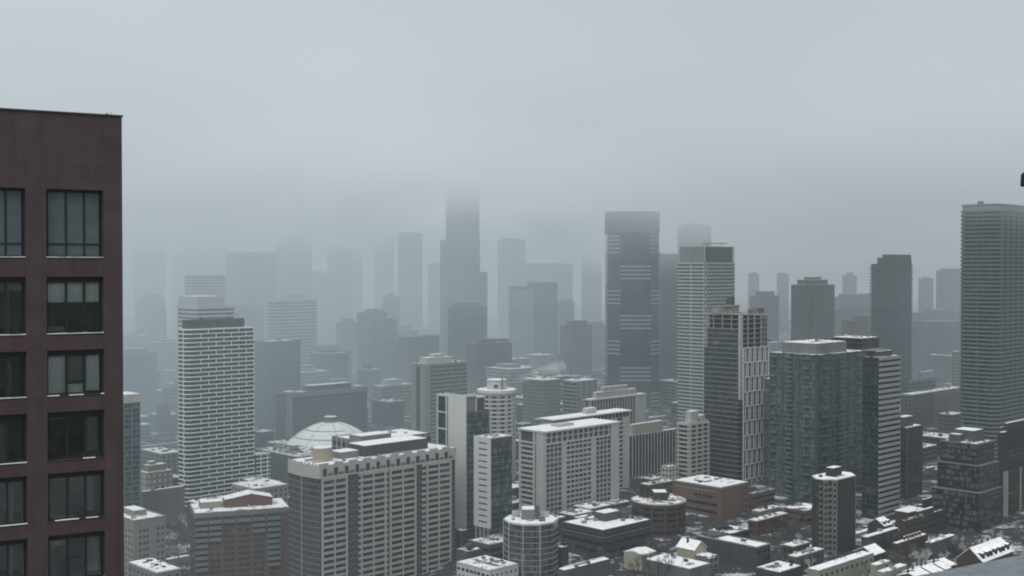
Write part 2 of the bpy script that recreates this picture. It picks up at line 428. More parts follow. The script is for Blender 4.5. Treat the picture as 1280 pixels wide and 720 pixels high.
            def blind(x0, x1, zlo, zhi, m):
                mb = MB(); n = 8
                for i in range(n):
                    p0 = x0 + (x1 - x0) * i / n; p1 = x0 + (x1 - x0) * (i + 1) / n
                    y = .58 + .015 * (i % 2)
                    mb.quad((p0, y, zlo), (p1, .58 + .015 * ((i + 1) % 2), zlo), (p1, .58 + .015 * ((i + 1) % 2), zhi), (p0, y, zhi))
                return mb, m
            hgt = zt_ - zb_
            if ci == 0 and ri == 1:
                for k in range(3): mb, m = blind(xs[k] + .05, xs[k + 1] - .05, zb_ + hgt * .6, zt_, BL); link('blind', mb.mesh('blind', m), win)
                mb, m = blind(xs[0] + .06, xs[1] - .08, zb_, zb_ + .28, BL2); link('blind', mb.mesh('blind', m), win)
            elif ci == 0 and ri == 2:
                for k, m_, lo in ((0, BL, 0), (1, BL2, .28), (2, BL, 0.03)): mb, m = blind(xs[k] + .05, xs[k + 1] - .05, zb_ + hgt * lo, zt_, m_); link('blind', mb.mesh('blind', m), win)
                mb, m = blind(xs[1] + .05, xs[2] - .05, zb_, zb_ + hgt * .24, BL); link('blind', mb.mesh('blind', m), win)
            elif ri:
                if ci == 1 and ri == 1:
                    for k in range(3): mb, m = blind(xs[k] + .05, xs[k + 1] - .05, zb_ + hgt * .84, zt_, BL2); link('blind', mb.mesh('blind', m), win)
                if ci == 0 and ri >= 3:
                    mb, m = blind(xs[2] + .06, xs[2] + .45 + .2 * (ri % 2), zb_ + hgt * .1, zt_ - .1, CU); link('curtain', mb.mesh('curtain', m), win)
                    mb, m = blind(xs[0] + .06, xs[1] - .05, zt_ - .14 - .2 * (ri == 5), zt_, BL2); link('blind', mb.mesh('blind', m), win)
                if ci == 1:
                    q = .35 + .5 * rr.random()
                    mb, m = blind(xs[1] + .1 + q, xs[1] + q + .35, zb_, zt_ - .2, CU); link('curtain', mb.mesh('curtain', m), win)
            # sill with a line of snow left on it
            s_ = link('sill', MB().box(-b - .0, -.02, z0 - .03, -a, .34, z0 + .005).mesh('sill', METAL), win)
            sn = MB(); x = -b
            while x < -a:
                wd = rr.uniform(.15, .6); keep = ci == 1 or ri < 2 or rr.random() < .3
                if keep: link('snow_line', MB().box(x, -.015, z0 + .005, min(-a, x + wd), .12, z0 + .03 + rr.uniform(0, .02)).mesh('snow_line', SNOW), s_)
                x += wd
    # vents on the roof edge
    tv = t(136, 143)
    link('roof_vent', MB().tube((-tv, .5, top), (-tv, .5, top + .14), .07, n=8).tube((-tv, .5, top + .14), (-tv, .5, top + .2), .1, .03, n=8).mesh('roof_vent', METAL), root)
    tv = t(140.5, 143)
    link('rod', MB().tube((-tv, .4, top), (-tv, .4, top + .3), .012, n=5).mesh('rod', METAL), root)
    return root
near_tower()

# dark fixture that pokes into the right edge of the view, on the corner post of our own balcony
def balcony_post():
    D = 6.0
    r = empty('balcony_post', 'black rounded metal end poking in at the right edge of the view', 'post', (PX(1283, D, 224), D, 0))
    z = zz(224, D)
    mb = MB(); a, hh = .018, .036
    prof = [(-a, -hh + .006), (-a + .006, -hh), (.2, -hh), (.2, hh), (-a + .012, hh), (-a + .003, hh - .012)]
    k = len(mb.v)
    mb.v += [(x, -.03, z + q) for x, q in prof] + [(x, .03, z + q) for x, q in prof]; n = len(prof)
    mb.f += [tuple(range(n)), tuple(reversed(range(n, 2 * n)))] + [((i + 1) % n, i, n + i, n + (i + 1) % n) for i in range(n)]
    link('bracket', mb.mesh('bracket', plain('black metal', (.006, .009, .01), .6)), r)
    link('post', MB().box(.2, -.06, z - 1.6, .32, .06, z + 1.4).mesh('post', METAL), r)
balcony_post()

# roof of the building just below, bottom right corner
def grey_roof():
    z = H - 74.0
    D1, D2 = (H - z) * F / 385, (H - z) * F / 359.5
    p1 = (PX(1155, D1, 720), D1); p2 = (PX(1280, D2, 695), D2)
    ang = math.atan2(p2[1] - p1[1], p2[0] - p1[0]); d = (cos(ang), sin(ang))
    o = (p1[0] - 30 * d[0], p1[1] - 30 * d[1])
    r = empty('flat_roofed_block', 'plain grey flat roof of the nearest block in the bottom right corner', 'building', (o[0], o[1], 0), ang)
    FOOT.append([(o[0] + d[0] * a + d[1] * b, o[1] + d[1] * a - d[0] * b) for a, b in ((0, 45), (110, 45), (110, 0), (0, 0))])
    m, nt, nn, ln = mat_new('grey roof sheet')
    pos = POS(nt); f = M(nt, 'ADD', M(nt, 'MULTIPLY', NOISE(nt, pos, .35, 5, .6), .7), M(nt, 'MULTIPLY', NOISE(nt, pos, 3, 3), .3))
    PRIN(nt, MIX(nt, MR(nt, f, .35, .68), (.105, .125, .14), (.19, .215, .235)), .75, .3)
    link('wall', MB().box(0, -45, 0, 110, 0, z - .3).mesh('wall', CONC), r)
    link('roof', MB().box(-.2, -45, z - .3, 110, .2, z).mesh('roof', m), r)
    return r
grey_roof()

# =================================================================== the beige tower, bottom centre left
def beige_tower():
    b = Bld('apartment_tower', 'beige and charcoal apartment tower with notched beige crown, biggest block at the bottom', 361, 400, 569, 583, 528,
            poly=lambda a, c: [(0, 0), (a, 0), (a, c), (0, c), (-1.1, c * .72), (-1.3, c * .5), (-1.1, c * .28)])
    h = b.h; zc = h - 5.6; pitch = 2.73
    b.body(masonry('charcoal panel', (.052, .053, .056), .3), 0, zc)
    b.body(BEIGE, zc - .002, h, 'crown', inset=-.35)
    # battlement: raised blocks along the crown
    L = b.faces[0][2]; n = 20
    for i in range(n):
        q = L * (i + .5) / n
        if i % 2 == 0: b.part('battlement', b.fbox(MB(), 0, q - L / n * .62, q + L / n * .62, h, h + 1.1, .05, .37), BEIGE)
    for fi in (4, 5, 3, 6):
        for q in b.spaced(fi, 2.2, .5): b.part('battlement', b.fbox(MB(), fi, q - .35, q + .35, h, h + .9, .05, .34), BEIGE)
    bays = [(403, 432), (452, 480.5), (488, 518), (534, 562)]
    floors = [zc - (i + 1) * pitch for i in range(int(zc / pitch))]
    gl = glass('bay glass', (.010, .011, .012), (.085, .09, .088), (1.4, 1.4, 2.73), .45)
    for p0, p1 in bays:
        s0, s1 = sR(b, p0), sR(b, p1); sm = (s0 + s1) / 2
        sp = b.fbox(MB(), 0, s0, s1, 0, 1.12, 0, .5)
        b.fbox(sp, 0, s0, s1, 1.02, 1.12, .5, .56)
        b.rep('spandrel', sp, masonry('beige spandrel', (.355, .353, .33), .18), [(0, 0, z + pitch - 1.14) for z in floors])
        for sa, sb in ((s0, sm - .25), (sm + .25, s1)):
            b.rep('window', b.fbox(MB(), 0, sa, sb, 0, pitch - 1.16, 0, .06), gl, [(0, 0, z + .01) for z in floors])
        b.piers(0, (s0 - .3, s1 + .25), .85, .66, BEIGE, 0, zc); b.piers(0, (sm,), .6, .62, BEIGE, 0, zc)
    for p0, p1 in ((447.5, 452), (527, 532), (481.5, 484)):
        s0, s1 = sR(b, p0), sR(b, p1)
        b.rep('balcony', b.fbox(b.fbox(MB(), 0, s0, s1, 0, .95, 0, .75), 0, s0 - .1, s1 + .1, -.15, 0, 0, .85), masonry('balcony front', (.36, .345, .31)), [(0, 0, z + pitch - 1.0) for z in floors])
    LI = masonry('slab edge', (.30, .30, .29))
    lines = MB()
    for fi in range(3, 7): b.fbox(lines, fi, 0, b.faces[fi][2], 0, .13, 0, .12)
    for p0, p1 in ((432.7, 447), (519, 527), (563, 569)): b.fbox(lines, 0, sR(b, p0), min(L, sR(b, p1)), 0, .11, 0, .12)
    b.rep('floor_line', lines, LI, [(0, 0, z - .05) for z in floors])
    for fi in (4, 6): b.windows(fi, b.spaced(fi, 1.8, 1.0), [z + .7 for z in floors[:3]], .9, 1.3, GL)
    b.piers(4, [b.faces[4][2]], .5, .3, CONC, 0, zc)
    # crown openings
    q = 2.4; i = 0
    while q < L - 2:
        b.part('crown_window', b.fbox(MB(), 0, q - 1.05, q + 1.05, zc + .9, zc + 4.3, .33, .40), GL)
        for dq in (2.2, 3.6): 
            if q + dq < L - 1: b.part('crown_window', b.fbox(MB(), 0, q + dq - .5, q + dq + .5, zc + .9, zc + 2.1, .33, .40), GL)
        q += 5.9
    b.snow(SNOWP, inset=.6)
    # rooftop: beige drum, dark machine hall, low parapets
    x = sR(b, 421); R_ = 3.6
    drum = MB().prism([(x + R_ * 1.35 * cos(2 * pi * k / 20), b.Lv * .45 + R_ * sin(2 * pi * k / 20)) for k in range(20)], h, h + 6.2)
    o = b.part('water_tank', drum, masonry('tan drum', (.34, .29, .215), .15))
    link('snow_cap', MB().prism([(x + (R_ - .3) * 1.35 * cos(2 * pi * k / 20), b.Lv * .45 + (R_ - .3) * sin(2 * pi * k / 20)) for k in range(20)], h + 6.2, h + 6.4).mesh('snow_cap', SNOW), o)
    b.part('machine_hall', MB().box(sR(b, 466), b.Lv * .25, h, sR(b, 545), b.Lv * .8, h + 5.2), masonry('charcoal hall', (.05, .055, .06)))
    b.part('snow_cap', MB().box(sR(b, 466) + .4, b.Lv * .25 + .4, h + 5.2, sR(b, 545) - .4, b.Lv * .8 - .4, h + 5.4), SNOW)
    b.part('stair_head', MB().box(sR(b, 440), b.Lv * .35, h, sR(b, 463), b.Lv * .7, h + 3.2), GREY)
    b.part('snow_cap', MB().box(sR(b, 440) + .2, b.Lv * .35 + .2, h + 3.2, sR(b, 463) - .2, b.Lv * .7 - .2, h + 3.4), SNOW)
    b.part('roof_kerb', MB().box(2, b.Lv * .55, h, sR(b, 425), b.Lv * .62, h + 1.3), LCONC)
    for q in (404, 409, 413): b.part('rooftop_unit', MB().box(sR(b, q), b.Lv * .3, h + .2, sR(b, q) + 1.1, b.Lv * .3 + 1, h + 1.3), LCONC)
    b.clutter(5)
beige_tower()

def office_behind():
    b = Bld('office_block', 'squat grey office block with snowy roof just behind the beige tower', 415, 452, 540, 553, 640)
    b.body(GREY, z0=0); b.snow(SNOW); b.parapet(GREY, .7)
    zs = [b.h - 4.0 - i * 3.6 for i in range(5)]
    for fi in (0, 3):
        b.windows(fi, b.spaced(fi, 4.6, 2.5), zs, 3.6, 2.5, GL, budget=40)
        b.piers(fi, [q for q in b.spaced(fi, 4.6, .3)], .5, .3, LCONC, 0, b.h)
    o = b.penthouse(.0, .0, .0, .0, .01, GREY, False)
    bpy.data.objects.remove(o)
    b.part('lift_tower', MB().box(-1.5, -2, 0, sR(b, 486), 9, zz(545, 640)), masonry('lift grey', (.19, .20, .21)))
    b.part('snow_cap', MB().box(-1.2, -1.7, zz(545, 640), sR(b, 486) - .3, 8.7, zz(545, 640) + .2), SNOW)
    b.clutter(5)
office_behind()

def brick_block():
    b = Bld('apartment_block', 'maroon brick apartment block with grey balconies and a gabled brick penthouse', 229, 243, 362, 643, 566, ang=70, maxd=24)
    h = b.h; pitch = 2.8
    b.body(masonry('maroon brick', (.112, .064, .057), .22))
    b.part('cornice', MB().prism(offset(b.poly, .15), h - 1.9, h + .35), masonry('grey fascia', (.17, .165, .16)))
    b.part('snow_cap', MB().prism(offset(b.poly, -.4), h + .35, h + .62), SNOWP)
    cols = [(243.5, 258.5), (260.5, 276), (278, 294), (296, 313), (315.5, 331), (334, 350)]
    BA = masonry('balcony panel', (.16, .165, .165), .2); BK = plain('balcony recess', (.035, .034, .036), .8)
    floors = [h - 2.0 - (i + 1) * pitch for i in range(12)]
    for ci, (p0, p1) in enumerate(cols):
        s0, s1 = sR(b, p0), sR(b, p1)
        nb = (9, 4, 1, 1, 3, 9)[ci]
        for i, z in enumerate(floors):
            if i < nb:
                bal = b.part('balcony', b.fbox(MB(), 0, s0, s1, z + .1, z + 1.25, 0, 1.0), BA)
                link('dark_back', b.fbox(MB(), 0, s0, s1, z + 1.25, z + pitch - .02, 0, .04).mesh('dark_back', BK), bal)  # flat dark sheet on the wall above each balcony front
                link('slab', b.fbox(MB(), 0, s0 - .15, s1 + .15, z - .08, z + .1, 0, 1.05).mesh('slab', CONC), bal)
            else:
                for q in (.22, .5, .78):
                    b.part('window', b.fbox(MB(), 0, s0 + (s1 - s0) * (q - .11), s0 + (s1 - s0) * (q + .11), z + .75, z + 2.2, 0, .04), GL)
                b.part('string_course', b.fbox(MB(), 0, s0, s1, z - .05, z + .12, 0, .08), masonry('dim course', (.14, .09, .085)))
    b.windows(3, b.spaced(3, 3.2, 1.6), [z + .8 for z in floors], 1.6, 1.4, GLL, budget=40)
    # gabled brick penthouse
    x0, x1 = sR(b, 283), sR(b, 343); y0, y1 = b.Lv * .3, b.Lv * .75; z = h + .35
    mb = MB().box(x0, y0, z, x1, y1, z + 4.2); xm = (x0 * .45 + x1 * .55); k = len(mb.v)
    mb.quad((x0 + .01, y0 - .01, z + 4.2), (x1 - .01, y0 - .01, z + 4.2), (xm, y0 - .01, z + 6.4)); mb.quad((x0 + .01, y1 + .01, z + 4.2), (xm, y1 + .01, z + 6.4), (x1 - .01, y1 + .01, z + 4.2))
    o = b.part('penthouse', mb, masonry('red brick', (.125, .066, .058), .2))
    link('snow_cap', MB().quad((x0 - .2, y0 - .2, z + 4.15), (xm, y0 - .2, z + 6.5), (xm, y1 + .2, z + 6.5), (x0 - .2, y1 + .2, z + 4.15)).quad((xm, y0 - .2, z + 6.5), (x1 + .2, y0 - .2, z + 4.15), (x1 + .2, y1 + .2, z + 4.15), (xm, y1 + .2, z + 6.5)).mesh('snow_cap', SNOWP), o)
    b.part('plant_room', MB().box(sR(b, 252), y0 + 2, z, sR(b, 282), y1 - 1, z + 3.2), masonry('tan render', (.27, .245, .19)))
    b.part('snow_cap', MB().box(sR(b, 252) + .3, y0 + 2.3, z + 3.2, sR(b, 282) - .3, y1 - 1.3, z + 3.4), SNOW)
    b.clutter(7, z=h + .35)
brick_block()

def grid_tower():
    b = Bld('grid_tower', 'tall tower wrapped in a white brick-like grid of staggered frames', 223, 233, 317, 412, 730, poly=rounded(5.5))
    h = b.h; pitch = 2.63; n = int(h / pitch)
    b.body(glass('grid tower glass', (.030, .036, .044), (.085, .10, .115), (2.6, 2.6, pitch), .6), name='curtain_wall')
    WF = masonry('white frame', (.86, .87, .88), .04)
    L = b.faces[0][2]; sp = L / 4
    for par in (0, 1):
        mb = MB().prism(offset(b.poly, .28), pitch - .58, pitch)
        k = 0.5 if par else 1.0
        q = sp * k - (0 if par else 0)
        while q < L + .2:
            b.fbox(mb, 0, min(q, L) - .28, min(q, L) + .02, 0, pitch - .52, 0, .28); q += sp
        for fi in (4,):
            q = b.faces[4][2] * (.3 + .4 * par); b.fbox(mb, fi, q - .2, q + .2, 0, pitch - .52, 0, .28)
        b.rep('facade_frame', mb, WF, [(0, 0, h - (i + 1) * pitch - .01) for i in range(par, n, 2)])
    b.part('corner_seam', MB().prism([(.5, .9), (2.0, -.2), (2.2, .1), (.8, 1.2)], 0, h - .6), GREY) if False else None
    b.snow(SNOWP)
    o = b.part('penthouse', MB().box(1.5, 2, h, sR(b, 308), b.Lv * .8, h + 5.6), masonry('dark hall', (.075, .078, .082)))
    # podium wing on the right
    ph = zz(579, 730); x1 = sR(b, 337)
    pd = MB().box(L + 5.5, .0, 0, x1, b.Lv * .8, ph)
    b.part('podium', pd, glass('podium glass', (.030, .036, .044), (.085, .10, .115), (2.6, 2.6, pitch), .6))
    zs = [ph - (i + 1) * pitch for i in range(int(ph / pitch))]
    mb = MB().box(L + 5.8, -.28, pitch - .55, x1 + .28, b.Lv * .8, pitch - .0)
    for q in (.35, .8): mb.box(L + 5.5 + (x1 - L - 5.5) * q, -.28, 0, L + 5.5 + (x1 - L - 5.5) * q + .4, 0, pitch - .55)
    b.rep('podium_frame', mb, WF, [(0, 0, z - .01) for z in zs])
    b.part('snow_cap', MB().box(L + 6, 1, ph, x1 - .6, b.Lv * .8 - 1, ph + .2), SNOWP)
    b.clutter(4, z=h + 5.6)
grid_tower()

def arena():
    D = 880; X = PX(413, D, 540)
    r = empty('domed_arena', 'old arena under a wide snow covered white dome with a small cupola', 'arena', (X, D, 0), radians(20))
    Rr = 38.0; n = 16; z0 = zz(562, D); zt = zz(527, D)
    poly = [(Rr * cos(2 * pi * i / n), Rr * sin(2 * pi * i / n)) for i in range(n)]
    FOOT.append([(X + x, D + y) for x, y in poly])
    link('wall', MB().prism(offset(poly, 1.5), 0, z0 - .5).mesh('wall', TAN), r)
    mb = MB(); rings = 9
    for k in range(rings):
        a0, a1 = k / rings, (k + 1) / rings
        p = lambda a: (Rr * (1 - a * .93), z0 + (zt - z0) * (1 - (1 - a) ** 1.75))
        (r0, h0), (r1, h1) = p(a0), p(a1)
        mb.prism([(r0 * cos(2 * pi * i / n), r0 * sin(2 * pi * i / n)) for i in range(n)], h0 - (0 if k else .5), h1, [(r1 * cos(2 * pi * i / n), r1 * sin(2 * pi * i / n)) for i in range(n)], cap=(k == rings - 1))
    link('dome', mb.mesh('dome', snowmat('dome snow', 1.08, (.3, .3, .3))), r)
    zs = masonry('seam', (.15, .155, .16))
    for i in range(n):
        if i % 2: continue
        sm = MB()
        t = 2 * pi * i / n
        pts = [(p(k / rings)) for k in range(rings + 1)]
        for (r0, h0), (r1, h1) in zip(pts, pts[1:]):
            sm.tube((r0 * cos(t), r0 * sin(t), h0 + .02), (r1 * cos(t), r1 * sin(t), h1 + .02), .16, n=4)
        link('roof_rib', sm.mesh('roof_rib', zs), r)
    for k in (3, 5):
        rr, hh = p(k / rings); e = MB()
        for i in range(n):
            if 6 <= i <= 12: e.tube((rr * cos(2 * pi * i / n), rr * sin(2 * pi * i / n), hh + .05), (rr * cos(2 * pi * (i + 1) / n), rr * sin(2 * pi * (i + 1) / n), hh + .05), .35, n=4)
        link('snow_ledge', e.mesh('snow_ledge', zs), r)
    cu = [(4.6 * cos(2 * pi * i / 16), 4.6 * sin(2 * pi * i / 16)) for i in range(16)]
    o = link('cupola', MB().prism(cu, zt - 2, zt + 3.2).prism(offset(cu, .4), zt + 3.2, zt + 3.7).mesh('cupola', GREY), r)
    link('snow_cap', MB().prism(cu, zt + 3.7, zt + 3.95).mesh('snow_cap', SNOW), o)
arena()

def white_slab_tower():
    D = 600
    b = Bld('residential_tower', 'slim tower with tall blank white end wall and dark glass side, left of slotted one', 561.5, 583, 611.5, 517, D)
    h = b.h; pitch = 2.9
    b.body(GLB, name='curtain_wall')
    b.slabs(masonry('thin slab edge', (.22, .23, .23)), pitch, .16, .12)
    zt = zz(494, D)
    b.part('end_wall', b.fbox(MB(), 3, -.2, b.Lv + .15, zz(663, D), zt, 0, .6), WHITE)
    b.part('end_wall_plinth', b.fbox(MB(), 3, 0, b.Lv + .1, 0, zz(663, D), 0, .4), BRICK)
    # screen frame on the roof behind the wall
    L = b.Lu; x2 = sR(b, 596)
    b.part('roof_screen', MB().box(0.2, 1, h, x2, 2, zt - 1.2), GREY)
    fr = MB().box(0, .6, zt - 1.2, x2 + .6, 2.4, zt).box(x2, .6, h, x2 + .6, 2.4, zt - 1.2)
    b.part('screen_frame', fr, WHITE)
    b.part('plant_box', MB().box(sR(b, 599), 3, h, L - .5, b.Lv * .6, h + 6.8), masonry('charcoal plant', (.06, .065, .07)))
    b.part('plant_frame', MB().box(sR(b, 597), 2.6, h, sR(b, 599), b.Lv * .6, h + 7.6).box(sR(b, 599), 2.6, h + 6.8, L, b.Lv * .6 + .3, h + 7.6), WHITE)
    b.snow(SNOW); b.parapet(METAL, .6)
    b.clutter(3)
    c = Bld('residential_tower', 'lower white framed wing with dark storey bands left of the blank white wall', 546.5, 559, 566, 494, 625, maxd=26)
    c.body(GLD); c.slabs(WHITE, 8.7, .7, .35, name='white_band'); c.piers(3, (0.4, c.Lv - .4), .9, .4, WHITE); c.snow(SNOW)
    c.clutter(2)
    d = Bld('slotted_tower', 'small white tower whose blank side carries one column of dark slots', 593.5, 613.5, 640, 549, 575)
    h = d.h; pitch = 2.93
    d.body(GLB, name='curtain_wall'); d.slabs(masonry('thin slab edge', (.22, .23, .23)), pitch, .16, .12)
    zb = zz(661, 575)
    d.part('end_wall', d.fbox(MB(), 3, -.15, d.Lv + .15, zb, h + .6, 0, .6), WHITE)
    for i in range(14):
        d.part('slot_window', d.fbox(MB(), 3, d.Lv * .3, d.Lv * .82, h - 2.6 - i * pitch, h - 2.6 - i * pitch + .62, .6, .64), GLD)
    for q in (.1, .35, .6, .85): d.part('column', d.fbox(MB(), 3, d.Lv * q, d.Lv * q + .35, 0, zb, .2, .55), LCONC)
    d.snow(SNOWP); d.parapet(WHITE, .6); d.clutter(5)
    d.part('top_screen', d.fbox(MB(), 0, .4, d.Lu - .2, h - 2.2, h + .2, 0, .3), masonry('charcoal plant', (.06, .065, .07)))
    e = Bld('podium_block', 'low dark podium with snow rim at the foot of the two white towers', 586, 612, 648, 682, 545, maxd=22)
    e.body(SLATE); e.snow(SNOWT); e.parapet(masonry('podium kerb', (.2, .21, .22)), .5); e.clutter(4)
    for fi in (0, 3): e.bands(fi, GLD, 3.2, 1.6, mull=2.5)
white_slab_tower()

def rib_round_tower():
    D = 760; w = 45 / F * D
    b = Bld('round_tower', 'round white residential tower with ribbed balconies and a drum on top', 598, 598, 643, 492, D, ang=90, poly=disc(28))
    h = b.h; n = 28
    b.body(masonry('charcoal glass', (.045, .05, .055)))  # dark body colour behind the balcony rings
    b.part('roof_disc', MB().prism(offset(b.poly, 1.3), h - .3, h + 1.6), masonry('roof disc', (.55, .56, .55), .1))
    b.part('snow_cap', MB().prism(offset(b.poly, .9), h + 1.6, h + 1.85), SNOW)
    b.slabs(WHITE, 2.75, 1.05, .5, name='balcony_ring', z1=h - .6)
    for i in range(n):
        if i % 2 == 0: b.piers(i, (b.faces[i][2] * .25, b.faces[i][2] * .75), .5, .85, WHITE, 0, h - .3, name='rib')
    c = b.Lu / 2
    dr = [(c + 6.2 * cos(2 * pi * i / 24), c + 6.2 * sin(2 * pi * i / 24)) for i in range(24)]
    o = b.part('roof_drum', MB().prism(dr, h + 1.6, h + 7.4).prism(offset(dr, .3), h + 7.4, h + 7.9), masonry('drum', (.5, .51, .5), .1))
    link('snow_cap', MB().prism(dr, h + 7.9, h + 8.1).mesh('snow_cap', SNOW), o)
    link('opening', MB().box(c - 1.6, c - 6.5, h + 3.2, c + .8, c - 5.6, h + 5.0).mesh('opening', GLD), o)
    link('fin', MB().box(c + 3.2, c - 7.0, h + 1.6, c + 4.2, c - 4, h + 9).mesh('fin', GREY), o)
rib_round_tower()

def octagon_flats():
    D = 512; r = (697.5 - 630.5) / 2 / F * D
    b = Bld('octagonal_flats', 'grey glassy octagonal block of flats with light floor lines, snow and machinery on top', 630.5, 630.5, 697.5, 657, D, ang=90, poly=lambda a, c: [(a / 2 + a / 2 / cos(pi / 10) * .985 * cos(2 * pi * i / 10 - pi / 2 - pi / 10), a / 2 + a / 2 / cos(pi / 10) * .985 * sin(2 * pi * i / 10 - pi / 2 - pi / 10)) for i in range(10)])
    h = b.h
    b.body(glass('grey balcony glass', (.045, .05, .05), (.12, .13, .13), (1.6, 1.6, 2.5), .7, .25), name='glazed_wall')
    LI = masonry('floor line', (.36, .37, .36))
    b.slabs(LI, 2.5, .14, .16, name='floor_line')
    for i in (8, 9, 0, 1): b.piers(i, (0.1,), .28, .3, masonry('light rib', (.40, .41, .40)))
    for i in (8, 9, 0, 1):
        L = b.faces[i][2]
        b.windows(i, (L * .72,), [h - 2.5 * (k + 1) + .5 for k in range(8)], .8, 1.5, GLD, budget=60, name='balcony_door')
    b.part('roof_kerb', MB().prism(offset(b.poly, .2), h, h + .5), LCONC)
    b.part('snow_cap', MB().prism(offset(b.poly, -.3), h + .5, h + .75), SNOW)
    z = h + .5; c = b.Lu / 2; x = lambda p: (p - 630.5) / F * D
    o = b.part('penthouse', MB().box(x(652), c - 3, z, x(669), c + 4, z + 4.6), GREY)
    link('snow_cap', MB().box(x(652) + .2, c - 2.8, z + 4.6, x(669) - .2, c + 3.8, z + 4.9).mesh('snow_cap', SNOW), o)
    b.part('chimney', MB().box(x(669.5), c - 2.4, z, x(675), c + .5, z + 6), SLATE)
    b.part('parapet', MB().box(x(640), c + 3, z, x(651), c + 3.4, z + 2.6).box(x(676), c + 2, z, x(688), c + 2.4, z + 3), LCONC)
    b.clutter(9, z=z)
octagon_flats()

def white_hotel():
    D = 650
    b = Bld('slab_apartment_block', 'broad pale apartment slab with arcaded top storeys and a flat snowy roof, centre right', 649.5, 681, 773, 541, D)
    h = b.h; pitch = 2.72; zc = h - 6.6
    PALE = masonry('pale concrete', (.40, .41, .40), .14)
    b.body(masonry('dark panel', (.06, .065, .07), .2))  # dark body colour behind balconies and piers
    L, Lv = b.Lu, b.Lv
    floors = [zc - (i + 1) * pitch for i in range(int(zc / pitch))]
    # blank piers on the right face
    def solid(p0, p1, d, z1): b.part('pier', b.fbox(MB(), 0, sR(b, p0), min(L, sR(b, p1)), 0, z1, 0, d), PALE)
    solid(681, 681.9, .75, h); solid(701.5, 707.5, .6, zc); solid(738.5, 744.5, .6, zc); solid(763, 774, .75, h)
    gl = glass('balcony glass', (.016, .019, .022), (.16, .17, .17), (1.3, 1.3, 2.72), .55)
    for p0, p1, ns in ((682, 701.5, 4), (707.5, 738.5, 6), (744.5, 763, 4)):
        s0, s1 = sR(b, p0), sR(b, p1)
        mb = b.fbox(MB(), 0, s0, s1, 0, 1.0, 0, .5)
        b.rep('balcony', mb, PALE if ns == 6 else masonry('dim pale', (.27, .28, .285)), [(0, 0, z + .1) for z in floors])
        b.rep('window_band', b.fbox(MB(), 0, s0, s1, 0, pitch - 1.0, 0, .05), gl, [(0, 0, z + 1.1) for z in floors])
        b.piers(0, [s0 + (s1 - s0) * i / ns for i in range(1, ns)], .38, .56, PALE, 0, zc, name='mullion')
    # arcade storeys
    b.part('string_course', b.fbox(MB(), 0, 0, L, zc - .3, zc + .7, 0, .8), PALE)
    b.piers(0, b.spaced(0, 4.2, .4), .55, .72, PALE, zc + .7, h - .3, name='arcade_pier')
    b.part('mid_rail', b.fbox(MB(), 0, .4, sR(b, 763), zc + 3.3, zc + 3.8, 0, .4), PALE)
    # left face
    for q0, q1 in ((0, .08), (.56, .64), (.70, 1.0)): b.part('pier', b.fbox(MB(), 3, Lv * q0, Lv * q1, 0, h, 0, .6 + .15 * (q1 == 1.0)), PALE)
    b.rep('balcony', b.fbox(MB(), 3, Lv * .08, Lv * .56, 0, 1.15, 0, .5), PALE, [(0, 0, z + .1) for z in floors])
    b.rep('window_band', b.fbox(MB(), 3, Lv * .08, Lv * .56, 0, pitch - 1.15, 0, .05), gl, [(0, 0, z + 1.25) for z in floors])
    b.rep('window', b.fbox(MB(), 3, Lv * .64, Lv * .70, 0, 2.2, 0, .05), gl, [(0, 0, z + .3) for z in floors])
    b.part('string_course', b.fbox(MB(), 3, 0, Lv, zc - .3, zc + .7, 0, .68), PALE)
    b.part('roof_slab', MB().prism(offset(b.poly, 1.0), h - .3, h + .6), LCONC)
    b.snow(SNOW, z=h + .6, inset=-.7)
    b.part('rooftop_unit', MB().box(sR(b, 708), 6, h + .6, sR(b, 727), 12, h + 2.4), LCONC)
    # wing behind
    w = Bld('slab_apartment_block', 'rear twin of the pale apartment slab, its snowy roof standing a little higher', 676, 692, 787, 526, 690, maxd=22)
    w.body(PALE)
    w.part('roof_slab', MB().prism(offset(w.poly, 1.2), w.h, w.h + .6), LCONC)
    w.snow(SNOW, z=w.h + .6, inset=-.9)
    w.part('clerestory', w.fbox(MB(), 0, 1, w.Lu - 1, w.h - 3.0, w.h - .4, 0, .05), GL)
    w.piers(0, w.spaced(0, 3.4, .4), .5, .4, PALE, w.h - 3.3, w.h)
    zs = [w.h - 3.2 - (i + 1) * pitch for i in range(20)]
    s0, s1 = sR(w, 771.5), sR(w, 778)
    w.rep('window', w.fbox(MB(), 0, s0, s1, 0, 1.6, 0, .05), gl, [(0, 0, z + 1.0) for z in zs if z > 1])
    w.rep('balcony', w.fbox(MB(), 0, s0, s1 + .5, 0, .95, 0, .6), PALE, [(0, 0, z) for z in zs if z > 1])
    w.penthouse(.48, .3, .6, .7, 3.4, LCONC, z=w.h + .6)
white_hotel()

def flat_dark_block():
    b = Bld('low_office', 'low dark building with a clean white diamond of roof snow and a box on it', 702, 754, 815, 664, 552, maxd=40)
    b.body(masonry('dark brown brick', (.05, .047, .046), .3)); b.parapet(SLATE, .5); b.snow(SNOW, inset=.7, t=.3)
    for fi in (0, 3):
        b.bands(fi, GLD, 3.5, 1.3, mull=3.0)
        b.part('string_course', b.fbox(MB(), fi, 0, b.faces[fi][2], b.h - 3.2, b.h - 2.9, 0, .1), CONC)
    b.penthouse(.42, .45, .72, .72, 4.2, SLATE); b.penthouse(.74, .35, .84, .5, 3.4, SLATE, False)
    for x, y in ((.3, .75), (.35, .6), (.8, .15), (.86, .12)): b.penthouse(x, y, x + .05, y + .06, 1.6, LMETAL, False, name='rooftop_unit')
    b.clutter(4)
flat_dark_block()

